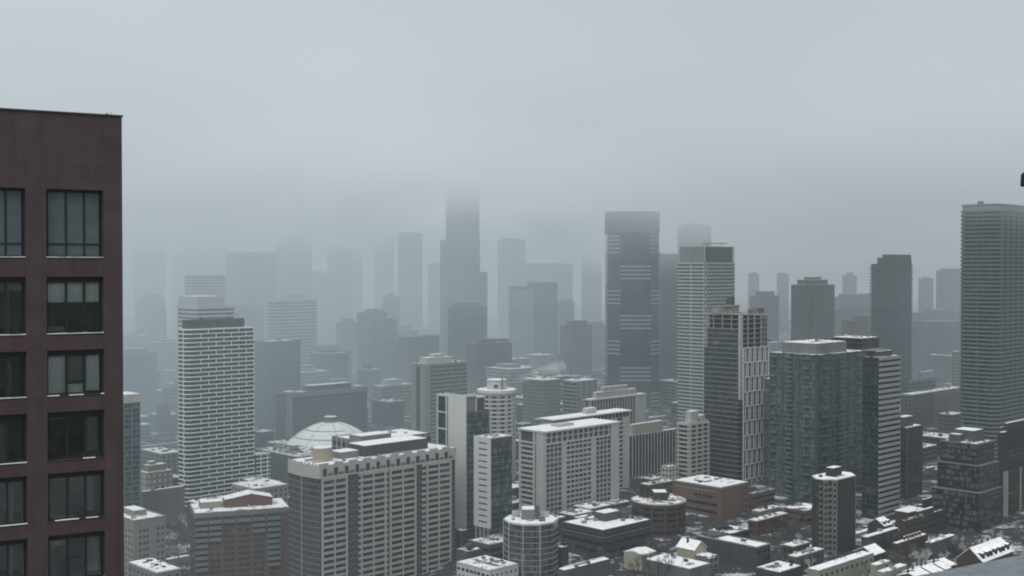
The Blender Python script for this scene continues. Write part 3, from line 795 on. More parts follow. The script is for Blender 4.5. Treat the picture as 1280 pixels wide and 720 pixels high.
def round_brick():
    D = 602
    b = Bld('round_apartment_block', 'dark red brick drum shaped block with snow rimmed roof and dark penthouse', 793, 793, 862, 632, D, ang=90, poly=disc(26))
    b.body(BRICK); h = b.h; n = 26
    b.part('coping', MB().prism(offset(b.poly, .2), h, h + .6), LCONC)
    b.snow(SNOWT, z=h + .6, inset=.6)
    zs = [h - 2.8 - i * 2.9 for i in range(9)]
    for k, z in enumerate(zs):
        if z < .5: continue
        b.part('window_band', MB().prism(offset(b.poly, .04), z, z + 1.4), GLD)
        b.part('floor_line', MB().prism(offset(b.poly, .12), z - .35, z - .15), masonry('dim brick course', (.075, .05, .046)))
    for i in range(0, n, 2): b.piers(i, (b.faces[i][2] * .5,), 1.1, .16, BRICK, 0, h)
    b.penthouse(.38, .3, .64, .6, 5.0, DBRICK)
    b.clutter(12)
    b.part('roof_wall', MB().box(4, 18, h + .6, 20, 18.4, h + 2.4), DBRICK)
round_brick()

def orange_office():
    b = Bld('brick_office', 'orange brown brick office with snow on a flat roof and rows of dark windows', 841, 901, 936, 611, 645, maxd=45)
    b.body(OBRICK); h = b.h; Lv = b.Lv
    b.part('coping', MB().prism(offset(b.poly, .15), h, h + .5), masonry('coping grey', (.2, .2, .2)))
    b.snow(SNOW, z=h + .5, inset=.8, t=.25)
    s0 = sL(b, 868); zs = [h - 6 - i * 4.1 for i in range(4)]
    b.windows(3, [s0 + 1.2 + i * 2.6 for i in range(int((Lv - s0 - 4) / 2.6))], zs[:1], 1.7, 1.6, GLD)
    for z in zs[1:]: b.part('window_band', b.fbox(MB(), 3, s0 * .5, Lv - 2.5, z, z + 1.5, 0, .05), GLD)
    b.part('stair_tower', MB().box(-.5, -.6, 0, b.Lu * .72, 2, h - .2), OBRICK)
    b.windows(0, (b.Lu * .9,), [h - 3 - i * 3.4 for i in range(6)], 1.6, 1.3, GLD)
    b.part('brick_course', b.fbox(MB(), 3, 0, Lv - .6, h - 2.2, h - 1.9, 0, .12), masonry('tan course', (.3, .27, .24)))
    b.penthouse(.25, .45, .45, .7, 1.4, OBRICK); b.clutter(9)
    c = Bld('brick_annex', 'lower brick annex with terraces on the right of the orange brown office', 937, 941, 968, 618, 672, maxd=25)
    c.body(masonry('annex brick', (.13, .085, .07), .25)); c.snow(SNOWT); c.bands(0, GLD, 3.1, 1.4, mull=2.5); c.parapet(CONC, .6); c.clutter(4)
orange_office()

def blank_hall():
    b = Bld('blank_hall', 'low hall with a long blank charcoal side wall and strip of roof snow', 871, 946, 963, 685, 536, maxd=60)
    b.body(masonry('charcoal render', (.055, .057, .057), .25)); b.snow(SNOWP, inset=.9, t=.25); b.parapet(CONC, .5)
    b.windows(0, b.spaced(0, 2.4, 1.2), [b.h - 3, b.h - 6], 1.2, 1.4, GLD)
    b.part('roof_turret', MB().prism([(b.Lu * .1, b.Lv * .72), (b.Lu * .9, b.Lv * .7), (b.Lu, b.Lv * .85), (b.Lu * .8, b.Lv * .98), (b.Lu * .2, b.Lv * .98)], b.h, b.h + 1.4), SLATE)
    b.clutter(4)
blank_hall()

def dark_tower():
    b = Bld('dark_flats', 'stocky dark brick flats with chamfered corners, a snowy roof and little black penthouse', 1008, 1040, 1076, 602, 560, poly=chamfer(5.0))
    b.body(masonry('black brown brick', (.042, .04, .04), .25)); h = b.h
    b.part('coping', MB().prism(offset(b.poly, .15), h, h + .4), LCONC)
    b.snow(SNOW, z=h + .4, inset=.3)
    LG = masonry('light bay', (.13, .127, .118), .2)
    fi = 0; i7 = 7
    zs = [h - 2.6 - i * 2.75 for i in range(12)]
    L = b.faces[7][2]
    b.part('bay', b.fbox(MB(), 7, 0.2, L * .34, 0, h, 0, .5), LG); b.part('bay', b.fbox(MB(), 7, L * .62, L - .2, 0, h, 0, .5), LG)
    b.windows(7, (L * .2, L * .8), zs, 1.1, 1.3, GLD, budget=30, base=.5)
    for z in zs: b.part('spandrel', b.fbox(MB(), 7, L * .34, L * .62, z - 1.1, z - .1, 0, .35), LG)
    for z in zs: b.part('balcony', b.fbox(MB(), 6, b.faces[6][2] * .62, b.faces[6][2], z - .9, z + .2, 0, 1.0), LG)
    b.part('bay', b.fbox(MB(), 1, 0, b.faces[1][2], 0, h, 0, .3), masonry('side bay', (.13, .13, .125)))
    b.windows(1, (b.faces[1][2] * .5,), zs, 1.8, 1.4, GLD, budget=50, base=.3)
    b.windows(6, b.spaced(6, 2.4, 1.4)[:-1], zs, .9, 1.2, GLL, budget=100)
    b.penthouse(.32, .32, .62, .62, 4.6, plain('black hall', (.03, .03, .032), .8)); b.clutter(3)
dark_tower()

def patchwork_tower():
    D = 610
    r = random.Random(5)
    PW = glass('patchwork glass', (.02, .025, .027), (.05, .06, .06), (1.5, 1.5, 1.5), .5)
    PL = masonry('patchwork panel', (.072, .084, .086), .25)
    tiers = [(1165, 1224, 1252, 617), (1172, 1224, 1249, 583), (1176, 1222, 1243, 556)]
    main = None
    for k, (xl, xc, xr, yt) in enumerate(tiers):
        b = Bld('patchwork_tower', 'stepped black glass tower patched with pale grey panels', xl, xc, xr, yt, D + k * 3, foot=(k == 0))
        if main is None: main = b; root = b.root
        else:
            # tiers after the first are parts of the same building
            inv = (b.root.location[0] - root.location[0], b.root.location[1] - root.location[1])
            lx = inv[0] * main.u[0] + inv[1] * main.u[1]; ly = inv[0] * main.w[0] + inv[1] * main.w[1]
            old = b.root; b.root = root; b.poly = [(x + lx, y + ly) for x, y in b.poly]
            b.faces = [((p[0] + lx, p[1] + ly), d, L, n) for p, d, L, n in b.faces]
            bpy.data.objects.remove(old)
        z0 = 0 if k == 0 else zb
        b.body(PW, z0, b.h, name='curtain_wall'); 
        b.part('ledge', MB().prism(offset(b.poly, .4), b.h - .25, b.h + .2), masonry('ledge', (.12, .13, .13)))
        pitch = 3.0; n = int((b.h - z0) / pitch)
        for i in range(n):
            z = b.h - (i + 1) * pitch + .3
            b.part('floor_line', MB().prism(offset(b.poly, .12), z - .3, z), plain('black slab', (.02, .022, .023), .7))
            for fi in (0, 3):
                L = b.faces[fi][2]; q = r.uniform(0, 2)
                while q < L - 1:
                    w = r.choice((1.2, 1.6, 3.0)); w = min(w, L - q)
                    if r.random() < .62: b.part('panel', b.fbox(MB(), fi, q, q + w - .2, z + .1, z + r.choice((1.6, 2.3, 2.3)), 0, .14), PL)
                    q += w + r.choice((0, .4, 1.2))
        zb = b.h + .2
    b.part('snow_cap', MB().prism(offset(b.poly, -1.2), b.h + .2, b.h + .35), SNOWT)
    zb = b.h
    o = b.penthouse(.25, .2, .8, .75, 6.2, SLATE); b.penthouse(.05, .5, .25, .8, 4.0, SLATE); b.clutter(6)
patchwork_tower()

def right_dark():
    b = Bld('brown_tower', 'very dark brown tower with one pale vertical strip at the right edge', 1247, 1254, 1310, 541, 650, maxd=30)
    b.body(masonry('umber', (.05, .045, .042), .2)); b.slabs(masonry('umber slab', (.04, .037, .035)), 2.9, .5, .15)
    b.part('pale_strip', b.fbox(MB(), 0, sR(b, 1254.5), sR(b, 1260), 0, zz(590, 650), 0, .5), CONC)
    b.part('tan_strip', b.fbox(MB(), 0, sR(b, 1275), sR(b, 1277), 0, zz(588, 655), 0, .4), TAN)
    for fi in (0,): b.bands(fi, GLD, 2.9, 1.5, s0=7, d=.05)
    b.snow(SNOW); b.penthouse(.1, .1, .55, .7, 4.5, DBRICK); b.penthouse(.02, .7, .2, .95, 2.5, DBRICK); b.clutter(4)
right_dark()

def striped_tower():
    D = 640
    b = Bld('striped_tower', 'narrow tower with bold pale grey stripes on one side and dark glass on the other', 1078, 1099, 1125, 447, D, maxd=28)
    h = b.h; pitch = 2.93
    b.body(glass('navy glass', (.014, .02, .026), (.055, .07, .08), (1.4, 1.4, pitch), .5), name='curtain_wall')
    st = MB(); b.fbox(st, 0, -.1, b.Lu + .15, 0, 1.55, 0, .5)
    b.rep('stripe', st, masonry('stripe grey', (.27, .285, .29), .12), [(0, 0, h - 1.56 - i * pitch) for i in range(int(h / pitch))])
    b.slabs(masonry('navy slab', (.06, .07, .08)), pitch, .3, .06)
    b.piers(3, b.spaced(3, 2.2, .4), .18, .14, masonry('navy slab', (.06, .07, .08)))
    b.penthouse(.05, .2, .8, .8, 3.0, SLATE)
    b.part('roof_plate', MB().box(-1, 3, h + 3.2, b.Lu * .7, b.Lv, h + 3.8), GREY)
    b.snow(SNOWT)
striped_tower()

def condo_block():
    D = 690
    m = glass('teal grey glass', (.05, .066, .075), (.16, .19, .20), (1.2, 1.2, 2.8), .85)
    b = Bld('glass_condo', 'wide blue grey glass condominium with concrete penthouse, between construction tower and striped tower', 962, 1022, 1083, 444, D)
    h = b.h
    b.body(m, name='curtain_wall')
    sl = masonry('condo slab', (.10, .12, .13), .15)
    b.slabs(sl, 2.8, .32, .35)
    r = random.Random(3)
    n = int(h / 2.8)
    for fi in (0, 3):
        L = b.faces[fi][2]
        for q0, q1 in ((.06, .16), (.38, .50), (.74, .86)):
            mb = MB(); b.fbox(mb, fi, L * q0, L * q1, 0, .2, .3, 1.7); b.fbox(mb, fi, L * q0, L * q1, .2, 1.15, 1.6, 1.7)
            nn_ = n if q0 == .38 else n // 2
            b.rep('balcony', mb, masonry('balcony grey', (.11, .13, .14)), [(0, 0, h - 2.8 - i * 2.8 * (1 if nn_ == n else 2)) for i in range(nn_) if h - 2.8 * (i + 1) > 3 and h - 2.8 - i * 2.8 * (1 if nn_ == n else 2) > 2])
        b.piers(fi, (L * .02, L * .28, L * .62, L * .98), .8, .42, SLATE)
    b.part('corner_seam', MB().box(-.5, -.5, 0, 1.2, 1.2, h + .3), masonry('seam dark', (.05, .058, .062)))
    b.snow(SNOWT)
    x1 = b.Lu * .66
    o = b.part('penthouse', MB().box(2.5, 2.5, h, x1, b.Lv * .8, zz(429, D + 10)), masonry('penthouse concrete', (.17, .175, .17)))
    z = zz(429, D + 10)
    link('snow_cap', MB().box(3, 3, z, x1 - .5, b.Lv * .8 - .5, z + .3).mesh('snow_cap', SNOWP), o)
    b.clutter(4, z=z)
    w = Bld('glass_condo', 'lower glass wing joined to the left side of the wide blue grey condominium', 955, 964, 990, 474, 745, maxd=30, foot=False)
    w.body(m, name='curtain_wall'); w.slabs(sl, 2.8, .3, .3); w.snow(SNOWT); w.clutter(2)
    return b
condo_block()

def construction_tower():
    D = 745
    b = Bld('unfinished_tower', 'tower under construction with open top floors, red hoarding and white lattice cladding', 880, 925, 959, 393, D)
    h = b.h; pitch = 3.05; n = int(h / pitch); L, Lv = b.Lu, b.Lv
    dk = plain('dark core', (.05, .052, .055), .9)  # dark colour for the whole core
    b.body(dk, 0, h - 1.5, name='core', inset=2.6)
    sl = MB().prism(offset(b.poly, .2), 0, .28)
    b.rep('floor_slab', sl, masonry('raw concrete', (.30, .30, .29), .15), [(0, 0, h - i * pitch - .3) for i in range(n)])
    # raw columns, one set all the way up
    for q in (0.06, .3, .54, .78): b.part('column', b.fbox(MB(), 0, L * q, L * q + .7, 0, h - .35, -.9, -.2), LCONC)
    for q in (.25, .5, .75): b.part('column', b.fbox(MB(), 3, Lv * q, Lv * q + .6, 0, h - .35, -.9, -.2), CONC)
    b.part('corner_column', MB().box(-.15, -.15, zz(500, D), 3.0, 1.0, h - .35), masonry('pale column', (.40, .40, .39)))
    b.part('corner_glazing', MB().box(-.1, -.1, 0, 3.2, 1.6, zz(500, D)), GLD)
    # glazing installed on the left face to about y=500, slab covers below
    gl = glass('new glazing', (.028, .034, .038), (.07, .08, .085), (1.5, 1.5, pitch), .5)
    for i in range(n):
        z = h - (i + 1) * pitch - .02
        if z < .5: break
        if i >= 3: b.part('glazed_band', b.fbox(MB(), 3, 0.1 + (2.5 if i < 7 else 0), Lv - .3, z, z + pitch - .29, -.5, .06), gl)
    # white lattice on the right face
    z1 = zz(435, D); s0, s1 = sR(b, 928.5), sR(b, 959.5); k = 0; z = z1; ph = pitch * 3
    WL = masonry('lattice white', (.60, .62, .62), .1)
    while z > 6:
        mb = MB(); nb = 10
        b.fbox(mb, 0, s0, s1, z - .55, z, .2, .8)
        for i in range(nb + 1):
            q = s0 + (s1 - s0) * i / nb + (0 if i in (0, nb) else (.4 if k % 2 else -.4) * (1 if i % 2 else -1))
            b.fbox(mb, 0, q - .27, q + .27, z - ph, z - .55, .2, .75)
        pn = b.part('lattice_panel', mb, WL)
        link('glazing', b.fbox(MB(), 0, s0, s1, z - ph, z, -.3, .1).mesh('glazing', glass('lattice glass', (.05, .055, .06), (.14, .15, .155), (1.5, 1.5, 3.05), .5)), pn)
        z -= ph; k += 1
    # top works: formwork, guard rails, hoardings, core head
    r = random.Random(9)
    for i in range(14):
        q = L * (.02 + .96 * i / 13); b.part('formwork_post', b.fbox(MB(), 0, q - .12, q + .12, h, h + r.uniform(1.2, 2.6), -.4, -.1), LMETAL if i % 3 else TIMB)
    for i in range(12):
        q = Lv * (.02 + .96 * i / 11); b.part('formwork_post', b.fbox(MB(), 3, q - .12, q + .12, h, h + r.uniform(1.0, 2.4), -.4, -.1), LMETAL)
    b.part('guard_rail', b.fbox(b.fbox(MB(), 3, 0, Lv, h + 1.0, h + 1.15, -.3, -.2), 0, 0, L, h + 1.0, h + 1.15, -.3, -.2), LMETAL)
    b.part('edge_screen', b.fbox(MB(), 0, L * .62, L - .2, h - .1, h + 3.2, -2.5, -2.2), SLATE)
    b.part('red_hoarding', b.fbox(MB(), 0, L * .34, L * .50, h - .1, h + 2.8, -1.2, -1.0), REDP)
    b.part('red_hoarding', b.fbox(MB(), 0, L * .52, L * .74, h - .1, h + 3.4, -2.0, -1.8), plain('faded red sheet', (.27, .19, .18), .8))
    b.part('red_sheet', b.fbox(MB(), 3, Lv * .26, Lv * .44, h - 19.5, h - 16.8, .1, .15), plain('dull red sheet', (.13, .075, .075), .8))
    b.part('hoist_shaft', b.fbox(MB(), 0, L * .84, L + .6, h - 22, h - 1.5, -2.2, -.3), masonry('pinkish mesh', (.15, .135, .137)))
    b.part('core_wall', MB().box(L * .25, Lv * .4, h, L * .5, Lv * .62, zz(382, D)), TIMB)
    b.part('core_wall', MB().box(L * .05, Lv * .62, h, L * .22, Lv * .8, zz(386, D)), CONC)
    b.part('hoist_cab', MB().box(L * .28, Lv * .45, zz(384, D) + 1, L * .4, Lv * .6, zz(371.5, D)), SLATE)
    b.part('platform', MB().box(L * .2, Lv * .38, zz(384, D), L * .56, Lv * .66, zz(384, D) + .4), LMETAL)
    b.part('hoist_platform', b.fbox(MB(), 0, L - .2, L + 4, h - 17.6, h - 17.1, -3, 1), SLATE)
construction_tower()

def lattice_tower():
    D = 1000
    b = Bld('checkered_tower', 'pale tower with checkered balconies and a plain grey box crown, behind the unfinished tower', 847.5, 881, 918, 328, D)
    h = b.h; pitch = 3.0
    b.body(glass('checker glass', (.03, .037, .042), (.10, .115, .12), (2, 2, pitch), .6), name='curtain_wall')
    PW_ = masonry('pale band', (.40, .42, .42), .1)
    nf = int(h / pitch)
    st = b.fbox(MB(), 3, 0, b.Lv, 0, 1.3, 0, .5)
    b.rep('stripe', st, PW_, [(0, 0, h - 1.35 - i * pitch) for i in range(nf)])
    L = b.Lu
    for par in (0, 1):
        mb = MB(); b.fbox(mb, 0, 0, L, 1.0, 1.35, 0, .3)
        q = .6 + par * 2.2
        while q < L - 2: b.fbox(mb, 0, q, q + 2.3, -.15, 1.2, 0, 1.2); q += 4.5
        b.rep('balcony_row', mb, PW_, [(0, 0, h - 1.4 - i * pitch) for i in range(par, nf, 2)])
    b.piers(3, (b.Lv * .5, b.Lv - .5), .7, .55, PW_); b.piers(0, (L - .5, L * .05), .8, .5, PW_)
    zt = zz(308, D)
    b.part('crown', MB().prism(offset(b.poly, -1.0), h, zt), masonry('crown grey', (.20, .21, .22)))
    b.part('crown_frame', MB().box(L - 1.2, -.2, h, L - .3, .5, zt + .3).box(-.2, -.2, h, .4, .4, zt).box(.4, -.2, zt - .2, L - 1.2, .2, zt + .3), LCONC)
    b.part('crown_panel', b.fbox(MB(), 0, 1.2, L - 2.4, h + .8, zt - .8, -.95, -.6), SLATE)
    b.part('crane_rail', MB().tube((L * .1, 6, zt + 2.5), (L * .95, 6, zt + 3.2), .5, n=6).tube((L * .3, 6, zt), (L * .3, 6, zt + 2.6), .3, n=6).tube((L * .75, 6, zt), (L * .75, 6, zt + 3), .3, n=6), LMETAL)
lattice_tower()

def stripe_group_tower():
    D = 1150; W0 = 65 / F * D
    def pl(a, c): return [(11.5, 0), (a - 9, 0), (a, 9), (a, 42), (0, 42), (0, 11.5)]
    b = Bld('dark_highrise', 'massive dark high-rise with alternating groups of four pale stripes, its square head in cloud', 761, 761, 825, 291, D, ang=90, poly=pl)
    h = b.h; pitch = 3.15
    b.body(glass('highrise glass', (.035, .043, .05), (.08, .095, .105), (1.6, 1.6, pitch), .55), name='curtain_wall')
    b.slabs(masonry('highrise slab', (.06, .07, .078)), pitch, .35, .08)
    zt = zz(264, D); o = offset(b.poly, .7)
    b.part('crown', MB().prism(o, h + .05, zt), masonry('crown slate', (.14, .155, .165), .12))
    ST = masonry('pale stripe', (.27, .29, .295), .15)
    for fi, groups in ((0, (331, 393, 458, 520)), (5, (293, 362, 425, 490)), (1, (293, 362, 425, 490))):
        L = b.faces[fi][2]
        for g in groups:
            zt_ = zz(g + 1, D)
            for k in range(4 if g != 293 else 5): b.part('stripe', b.fbox(MB(), fi, 0 if fi else -.5, L if fi else L + .5, zt_ - k * pitch * 1.25 - 1.5, zt_ - k * pitch * 1.25, 0, .9), ST)
    # saw-tooth balconies on both flanks
    for i in range(24):
        z = zz(318, D) - i * pitch
        b.part('balcony', MB().box(-1.8, 13, z, 0, 20, z + 1.2), ST)
    for i in range(8):
        z = zz(316, D) - i * pitch
        b.part('balcony', MB().box(b.Lu, 11, z, b.Lu + 2.2, 18, z + 1.2), ST)
    b.piers(0, (b.faces[0][2] * .33, b.faces[0][2] * .66), 1.0, .3, masonry('highrise slab', (.06, .07, .078)))
stripe_group_tower()

def big_right_tower():
    D = 830
    b = Bld('banded_highrise', 'huge grey green banded high-rise filling the right edge up to the cloud', 1199, 1247, 1330, 262, D, poly=chamfer(4, 4))
    h = b.h; pitch = 2.9
    b.body(glass('green grey glass', (.028, .036, .037), (.085, .10, .10), (1.6, 1.6, pitch), .6), name='curtain_wall')
    rb = masonry('grey green band', (.145, .165, .165), .15)
    b.slabs(rb, pitch, 1.05, .75, name='balcony_band')
    for i in (0, 7, 6): b.piers(i, b.spaced(i, 9, .5)[1:-1], 1.2, .3, SLATE)
    b.part('crown', MB().prism(offset(b.poly, -.4), h, h + 3.6).prism(offset(b.poly, .3), h + 3.6, h + 4.4), masonry('crown grey', (.20, .21, .22)))
    b.part('rooftop_unit', MB().box(6, 14, h + 4.4, 9, 17, h + 6.6), SLATE)
big_right_tower()

# =================================================================== generic towers
def st_band(b, wall, gl, pitch=3.1, sp=1.4, prot=.25, mull=None, pier=None, faces=(0, -1), snow=None, pent=None, clut=3, slabm=None):
    b.body(wall)
    b.slabs(slabm or wall, pitch, sp, prot, name='spandrel')
    for fi in faces:
        f = fi % len(b.faces)
        if b.faces[f][2] > 2.5: b.bands(f, gl, pitch, pitch - sp - .04, z0=1, mull=mull)
        if pier: b.piers(f, b.spaced(f, pier, .4), .7, prot + .25, slabm or wall)
    b.snow(snow or SNOW); b.parapet(slabm or wall, .8)
    if pent: b.penthouse(*pent)
    if clut: b.clutter(clut)
def st_curtain(b, gl, slabm, pitch=3.0, t=.3, prot=.12, fins=None, finm=None, snow=None, pent=None, clut=2, bal=None):
    b.body(gl, name='curtain_wall'); b.slabs(slabm, pitch, t, prot)
    if fins:
        for f in (0, len(b.faces) - 1): b.piers(f, b.spaced(f, fins, .3), .35, prot + .3, finm or slabm, name='fin')
    b.snow(snow or SNOWT)
    if pent: b.penthouse(*pent)
    if clut: b.clutter(clut)
def st_punch(b, wall, gl, pitch=3.1, sp=3.0, w=1.4, hh=1.5, frame=None, snow=None, pent=None, clut=3, maxrows=14, budget=100):
    b.body(wall); zs = [b.h - 2.9 - i * pitch for i in range(maxrows) if b.h - 2.9 - i * pitch > .6]
    for f in (0, len(b.faces) - 1): b.windows(f, b.spaced(f, sp, 1.6), zs, w, hh, gl, frame, budget)
    b.part('coping', MB().prism(offset(b.poly, .12), b.h, b.h + .35), LCONC)
    b.snow(snow or SNOW, z=b.h + .3)
    if pent: b.penthouse(*pent)
    if clut: b.clutter(clut)
F1 = farmat('far grey facade', (.14, .145, .15), (.04, .045, .05)); F2 = farmat('far dark facade', (.07, .075, .08), (.03, .034, .038), 3.4, 2.4, .35)
F3 = farmat('far pale facade', (.30, .31, .31), (.07, .075, .08), 3.3, 3.5, .45, .15); F4 = farmat('far glass facade', (.09, .10, .11), (.045, .052, .06), 3.6, 1.8, .2, .1)
F5 = farmat('far banded facade', (.38, .39, .39), (.08, .085, .09), 3.6, 60, .5, 0.0); F6 = farmat('far brick facade', (.12, .085, .075), (.04, .042, .045), 3.2, 2.8, .5, .4)
def st_far(b, m, crown=(.15, .15, .85, .85, 5), step=None):
    b.body(m)
    b.part('parapet', MB().prism(offset(b.poly, .3), b.h, b.h + 1.2), b.root.children[0].data.materials[0])
    if crown: b.penthouse(*crown, m, False)
    if step:
        xs = [p[0] for p in b.poly]; ys = [p[1] for p in b.poly]
        for (fx0, fy0, fx1, fy1, yt) in step:
            b.part('upper_tier', MB().box(max(xs) * fx0, max(ys) * fy0, b.h, max(xs) * fx1, max(ys) * fy1, zz(yt, b.D)), m)
P = lambda *a: a
# --- middle distance, left
b = Bld('cream_flats', 'plain cream grey block with small scattered windows beside the maroon tower, bottom left', 124, 167, 207, 652, 545, maxd=30)
b.body(masonry('cream grey render', (.21, .21, .19), .14)); b.snow(SNOWP); b.parapet(masonry('cream grey render', (.3, .295, .265)), .6)
zs = [b.h - 5.5 - i * 2.9 for i in range(8)]
b.windows(0, [b.Lu * .2, b.Lu * .32, b.Lu * .42, b.Lu * .76, b.Lu * .9], zs, .95, 1.3, GL); b.windows(3, b.spaced(3, 3, 2), zs, 1, 1.3, GL)
b.penthouse(.3, .3, .7, .7, 2.8, masonry('cream grey render', (.3, .295, .265))); b.clutter(4)
b = Bld('tan_flats', 'tan brick flats with gridded pale windows and stepped roof house, left of the grid tower', 174, 183, 216, 592, 745)
st_punch(b, TAN, glass('white blind glass', (.45, .46, .45), (.6, .6, .58), prob=.7), 3.6, 3.6, 1.6, 1.8, None, clut=0, maxrows=5)
b.penthouse(.1, .15, .8, .8, 4.5, TAN); b.penthouse(.2, .3, .45, .7, 6.5, TAN)
b = Bld('tan_hall', 'plain windowless tan hall with snow lined long parapet, under the tan brick flats', 176, 179, 231, 615, 690)
b.body(masonry('grey tan render', (.16, .15, .135), .2)); b.snow(SNOW, inset=.2, t=.3); b.clutter(3)
b = Bld('glass_slab', 'pale topped bluish glass tower half hidden by the maroon tower', 138, 154, 175, 504, 660, maxd=25)
st_curtain(b, GLB, masonry('blue slab', (.16, .19, .20)), 2.9, .4, .3, 5, clut=0)
b.part('crown', MB().prism(offset(b.poly, .3), b.h, b.h + 4.5), LCONC); b.part('snow_cap', MB().prism(offset(b.poly, -.2), b.h + 4.5, b.h + 4.7), SNOW)
b = Bld('snowy_hall', 'grey hall with a jagged ledge of snow around its roof, left of the grid tower', 176, 202, 227, 568, 840)
st_punch(b, GREY, GL, 3.4, 4, 1.6, 1.6, clut=8, maxrows=4)
b = Bld('red_flats', 'narrow dull red brick tower with pale cap left of the grid tower', 196, 199, 213, 507, 1090)
st_band(b, masonry('dull red', (.22, .09, .08)), GL, 3.2, 1.9, .1, clut=1)
b = Bld('banded_block', 'pale banded block peeping out left of the grid tower', 202, 205, 232, 486, 1190); st_band(b, CONC, GL, 3.4, 1.7, .3, clut=2)
b = Bld('tall_grey_block', 'broad grey banded tower with twin snowy roof steps at the far left', 150, 156, 196, 443, 1230)
st_band(b, GREY, GLB, 3.2, 1.5, .2, clut=2); b.penthouse(.1, .2, .7, .8, 5, GREY)
b = Bld('white_banded_tower', 'white banded tower rising just behind the grid tower', 222, 245, 293, 384, 930)
st_band(b, masonry('banded white', (.48, .49, .49), .1), GL, 3.2, 1.6, .4, clut=0); b.part('crown', MB().box(.5, .5, b.h, b.Lu * .72, b.Lv - .5, zz(371, 930)), masonry('banded white', (.48, .49, .49)))
b.part('snow_cap', MB().box(.8, .8, zz(371, 930), b.Lu * .72 - .3, b.Lv - .8, zz(371, 930) + .3), SNOW)
b = Bld('white_banded_tower', 'faint white banded tower behind and above the first one', 231, 241, 282, 344, 1500, maxd=30); st_band(b, masonry('banded white', (.48, .49, .49), .1), GL, 3.8, 1.9, .4, clut=0)
b = Bld('flats_tower', 'weathered grey apartment tower right of the grid tower', 314, 333, 375, 428, 1120); st_band(b, masonry('mottled grey', (.17, .165, .16), .3), GL, 2.9, 1.3, .5, pier=4, clut=3)
b = Bld('white_striped_office', 'pale horizontally striped office tower with a roof box, upper left of centre', 334, 341, 396, 376, 1400, maxd=50); st_band(b, masonry('stripe white', (.46, .47, .47), .1), GL, 4.0, 2.0, .5, clut=0); b.penthouse(.32, .2, .72, .8, 8.0, masonry('stripe white', (.46, .47, .47)))
b = Bld('slab_office', 'long dark grey slab office right behind the white dome', 344, 358, 459, 493, 1010)
b.body(masonry('slab brown grey', (.105, .10, .098), .22)); b.snow(SNOWT); b.parapet(CONC, .9)
b.part('end_wall', b.fbox(MB(), 0, 0, 5.5, 0, b.h + .5, 0, .8), CONC); b.part('roof_band', b.fbox(MB(), 0, 5.5, b.Lu, b.h - 3, b.h, 0, .7), masonry('slab pale', (.2, .2, .195)))
for fi in (0,): b.bands(fi, GL, 3.4, 1.5, z1=b.h - 2, s0=6); b.piers(fi, b.spaced(fi, 6.5, 6)[1:], .5, .3, masonry('slab brown grey', (.105, .10, .098)))
b.penthouse(.30, .2, .82, .8, 5.0, masonry('slab hall', (.09, .09, .09))); b.penthouse(.04, .2, .14, .7, 1.5, CONC); b.penthouse(.9, .2, .98, .7, 1.5, CONC)
b = Bld('ribbed_office', 'grey office with ribbon windows and pale blank end, right of the long slab', 459, 477, 520, 484, 1190, maxd=20)
st_band(b, masonry('ribbed grey', (.20, .205, .205)), GL, 3.6, 1.7, .5, clut=0); b.part('end_wall', b.fbox(MB(), 3, .5, b.Lv + .5, 0, b.h, .2, .8), CONC); b.windows(3, (b.Lv * .5,), [b.h - 4 - 3.6 * i for i in range(14)], 2, 1.5, GL)
for o in [c for c in b.root.children if c.name.startswith('window') and not c.name.startswith('window_band')]: o.location = (-.82, 0, 0)
b.penthouse(.25, .2, .65, .7, 6, LCONC)
b = Bld('concrete_tower', 'tall beige grey concrete office with two blank end piers and snowy roof huts', 514.5, 532, 584, 456, 985)
b.body(masonry('office beige', (.225, .22, .205), .16)); b.snow(SNOWP); b.parapet(LCONC, .8)
b.part('pier', b.fbox(MB(), 3, b.Lv * .02, b.Lv * .36, 0, b.h + .3, 0, .9), masonry('office pale', (.27, .265, .25))); b.part('pier', b.fbox(MB(), 3, b.Lv * .66, b.Lv + .3, 0, b.h + .3, 0, .9), masonry('office pale', (.27, .265, .25)))
b.part('dark_slot', b.fbox(MB(), 3, b.Lv * .37, b.Lv * .65, 0, b.h - 2, 0, .05), GL); b.bands(0, GL, 3.4, 1.5, s0=4.5); b.part('pier', b.fbox(MB(), 0, 0, 4.4, 0, b.h, 0, .5), masonry('office pale', (.27, .265, .25)))
b.penthouse(.12, .2, .7, .8, 5, LCONC); b.penthouse(.3, .3, .55, .7, 7.5, LCONC); b.clutter(4)
b = Bld('curved_office', 'dark banded office with rounded corner and thin snow lines, left of the central skyscraper', 497, 505, 549, 422, 1500, poly=rounded(9)); st_band(b, masonry('curved dark', (.09, .095, .10)), GLD, 4.0, 1.2, .35, clut=3, slabm=masonry('curved line', (.16, .17, .175)))
b = Bld('grey_point_block', 'dark banded block in front of the central skyscraper', 560, 566, 608, 384, 1500); st_band(b, masonry('block slate', (.085, .09, .095)), GLD, 3.6, 1.3, .3, clut=5, slabm=masonry('curved line', (.16, .17, .175)))
b.penthouse(.1, .1, .8, .8, 6, SLATE)
b = Bld('setback_office', 'wide charcoal block with a paler fluted left half, right of the central skyscraper', 636, 667, 697, 359, 1700); st_far(b, F2, None)
b.part('pale_face', b.fbox(b.fbox(MB(), 3, 4, b.Lv - 3, 0, b.h - 4, 0, .6), 3, 1, 3, 0, b.h - 2, 0, .6), masonry('fluted pale', (.16, .165, .17))); b.part('upper_tier', MB().box(-.5, -.5, b.h, b.Lu, b.Lv * .25, zz(353, 1700)), F2)
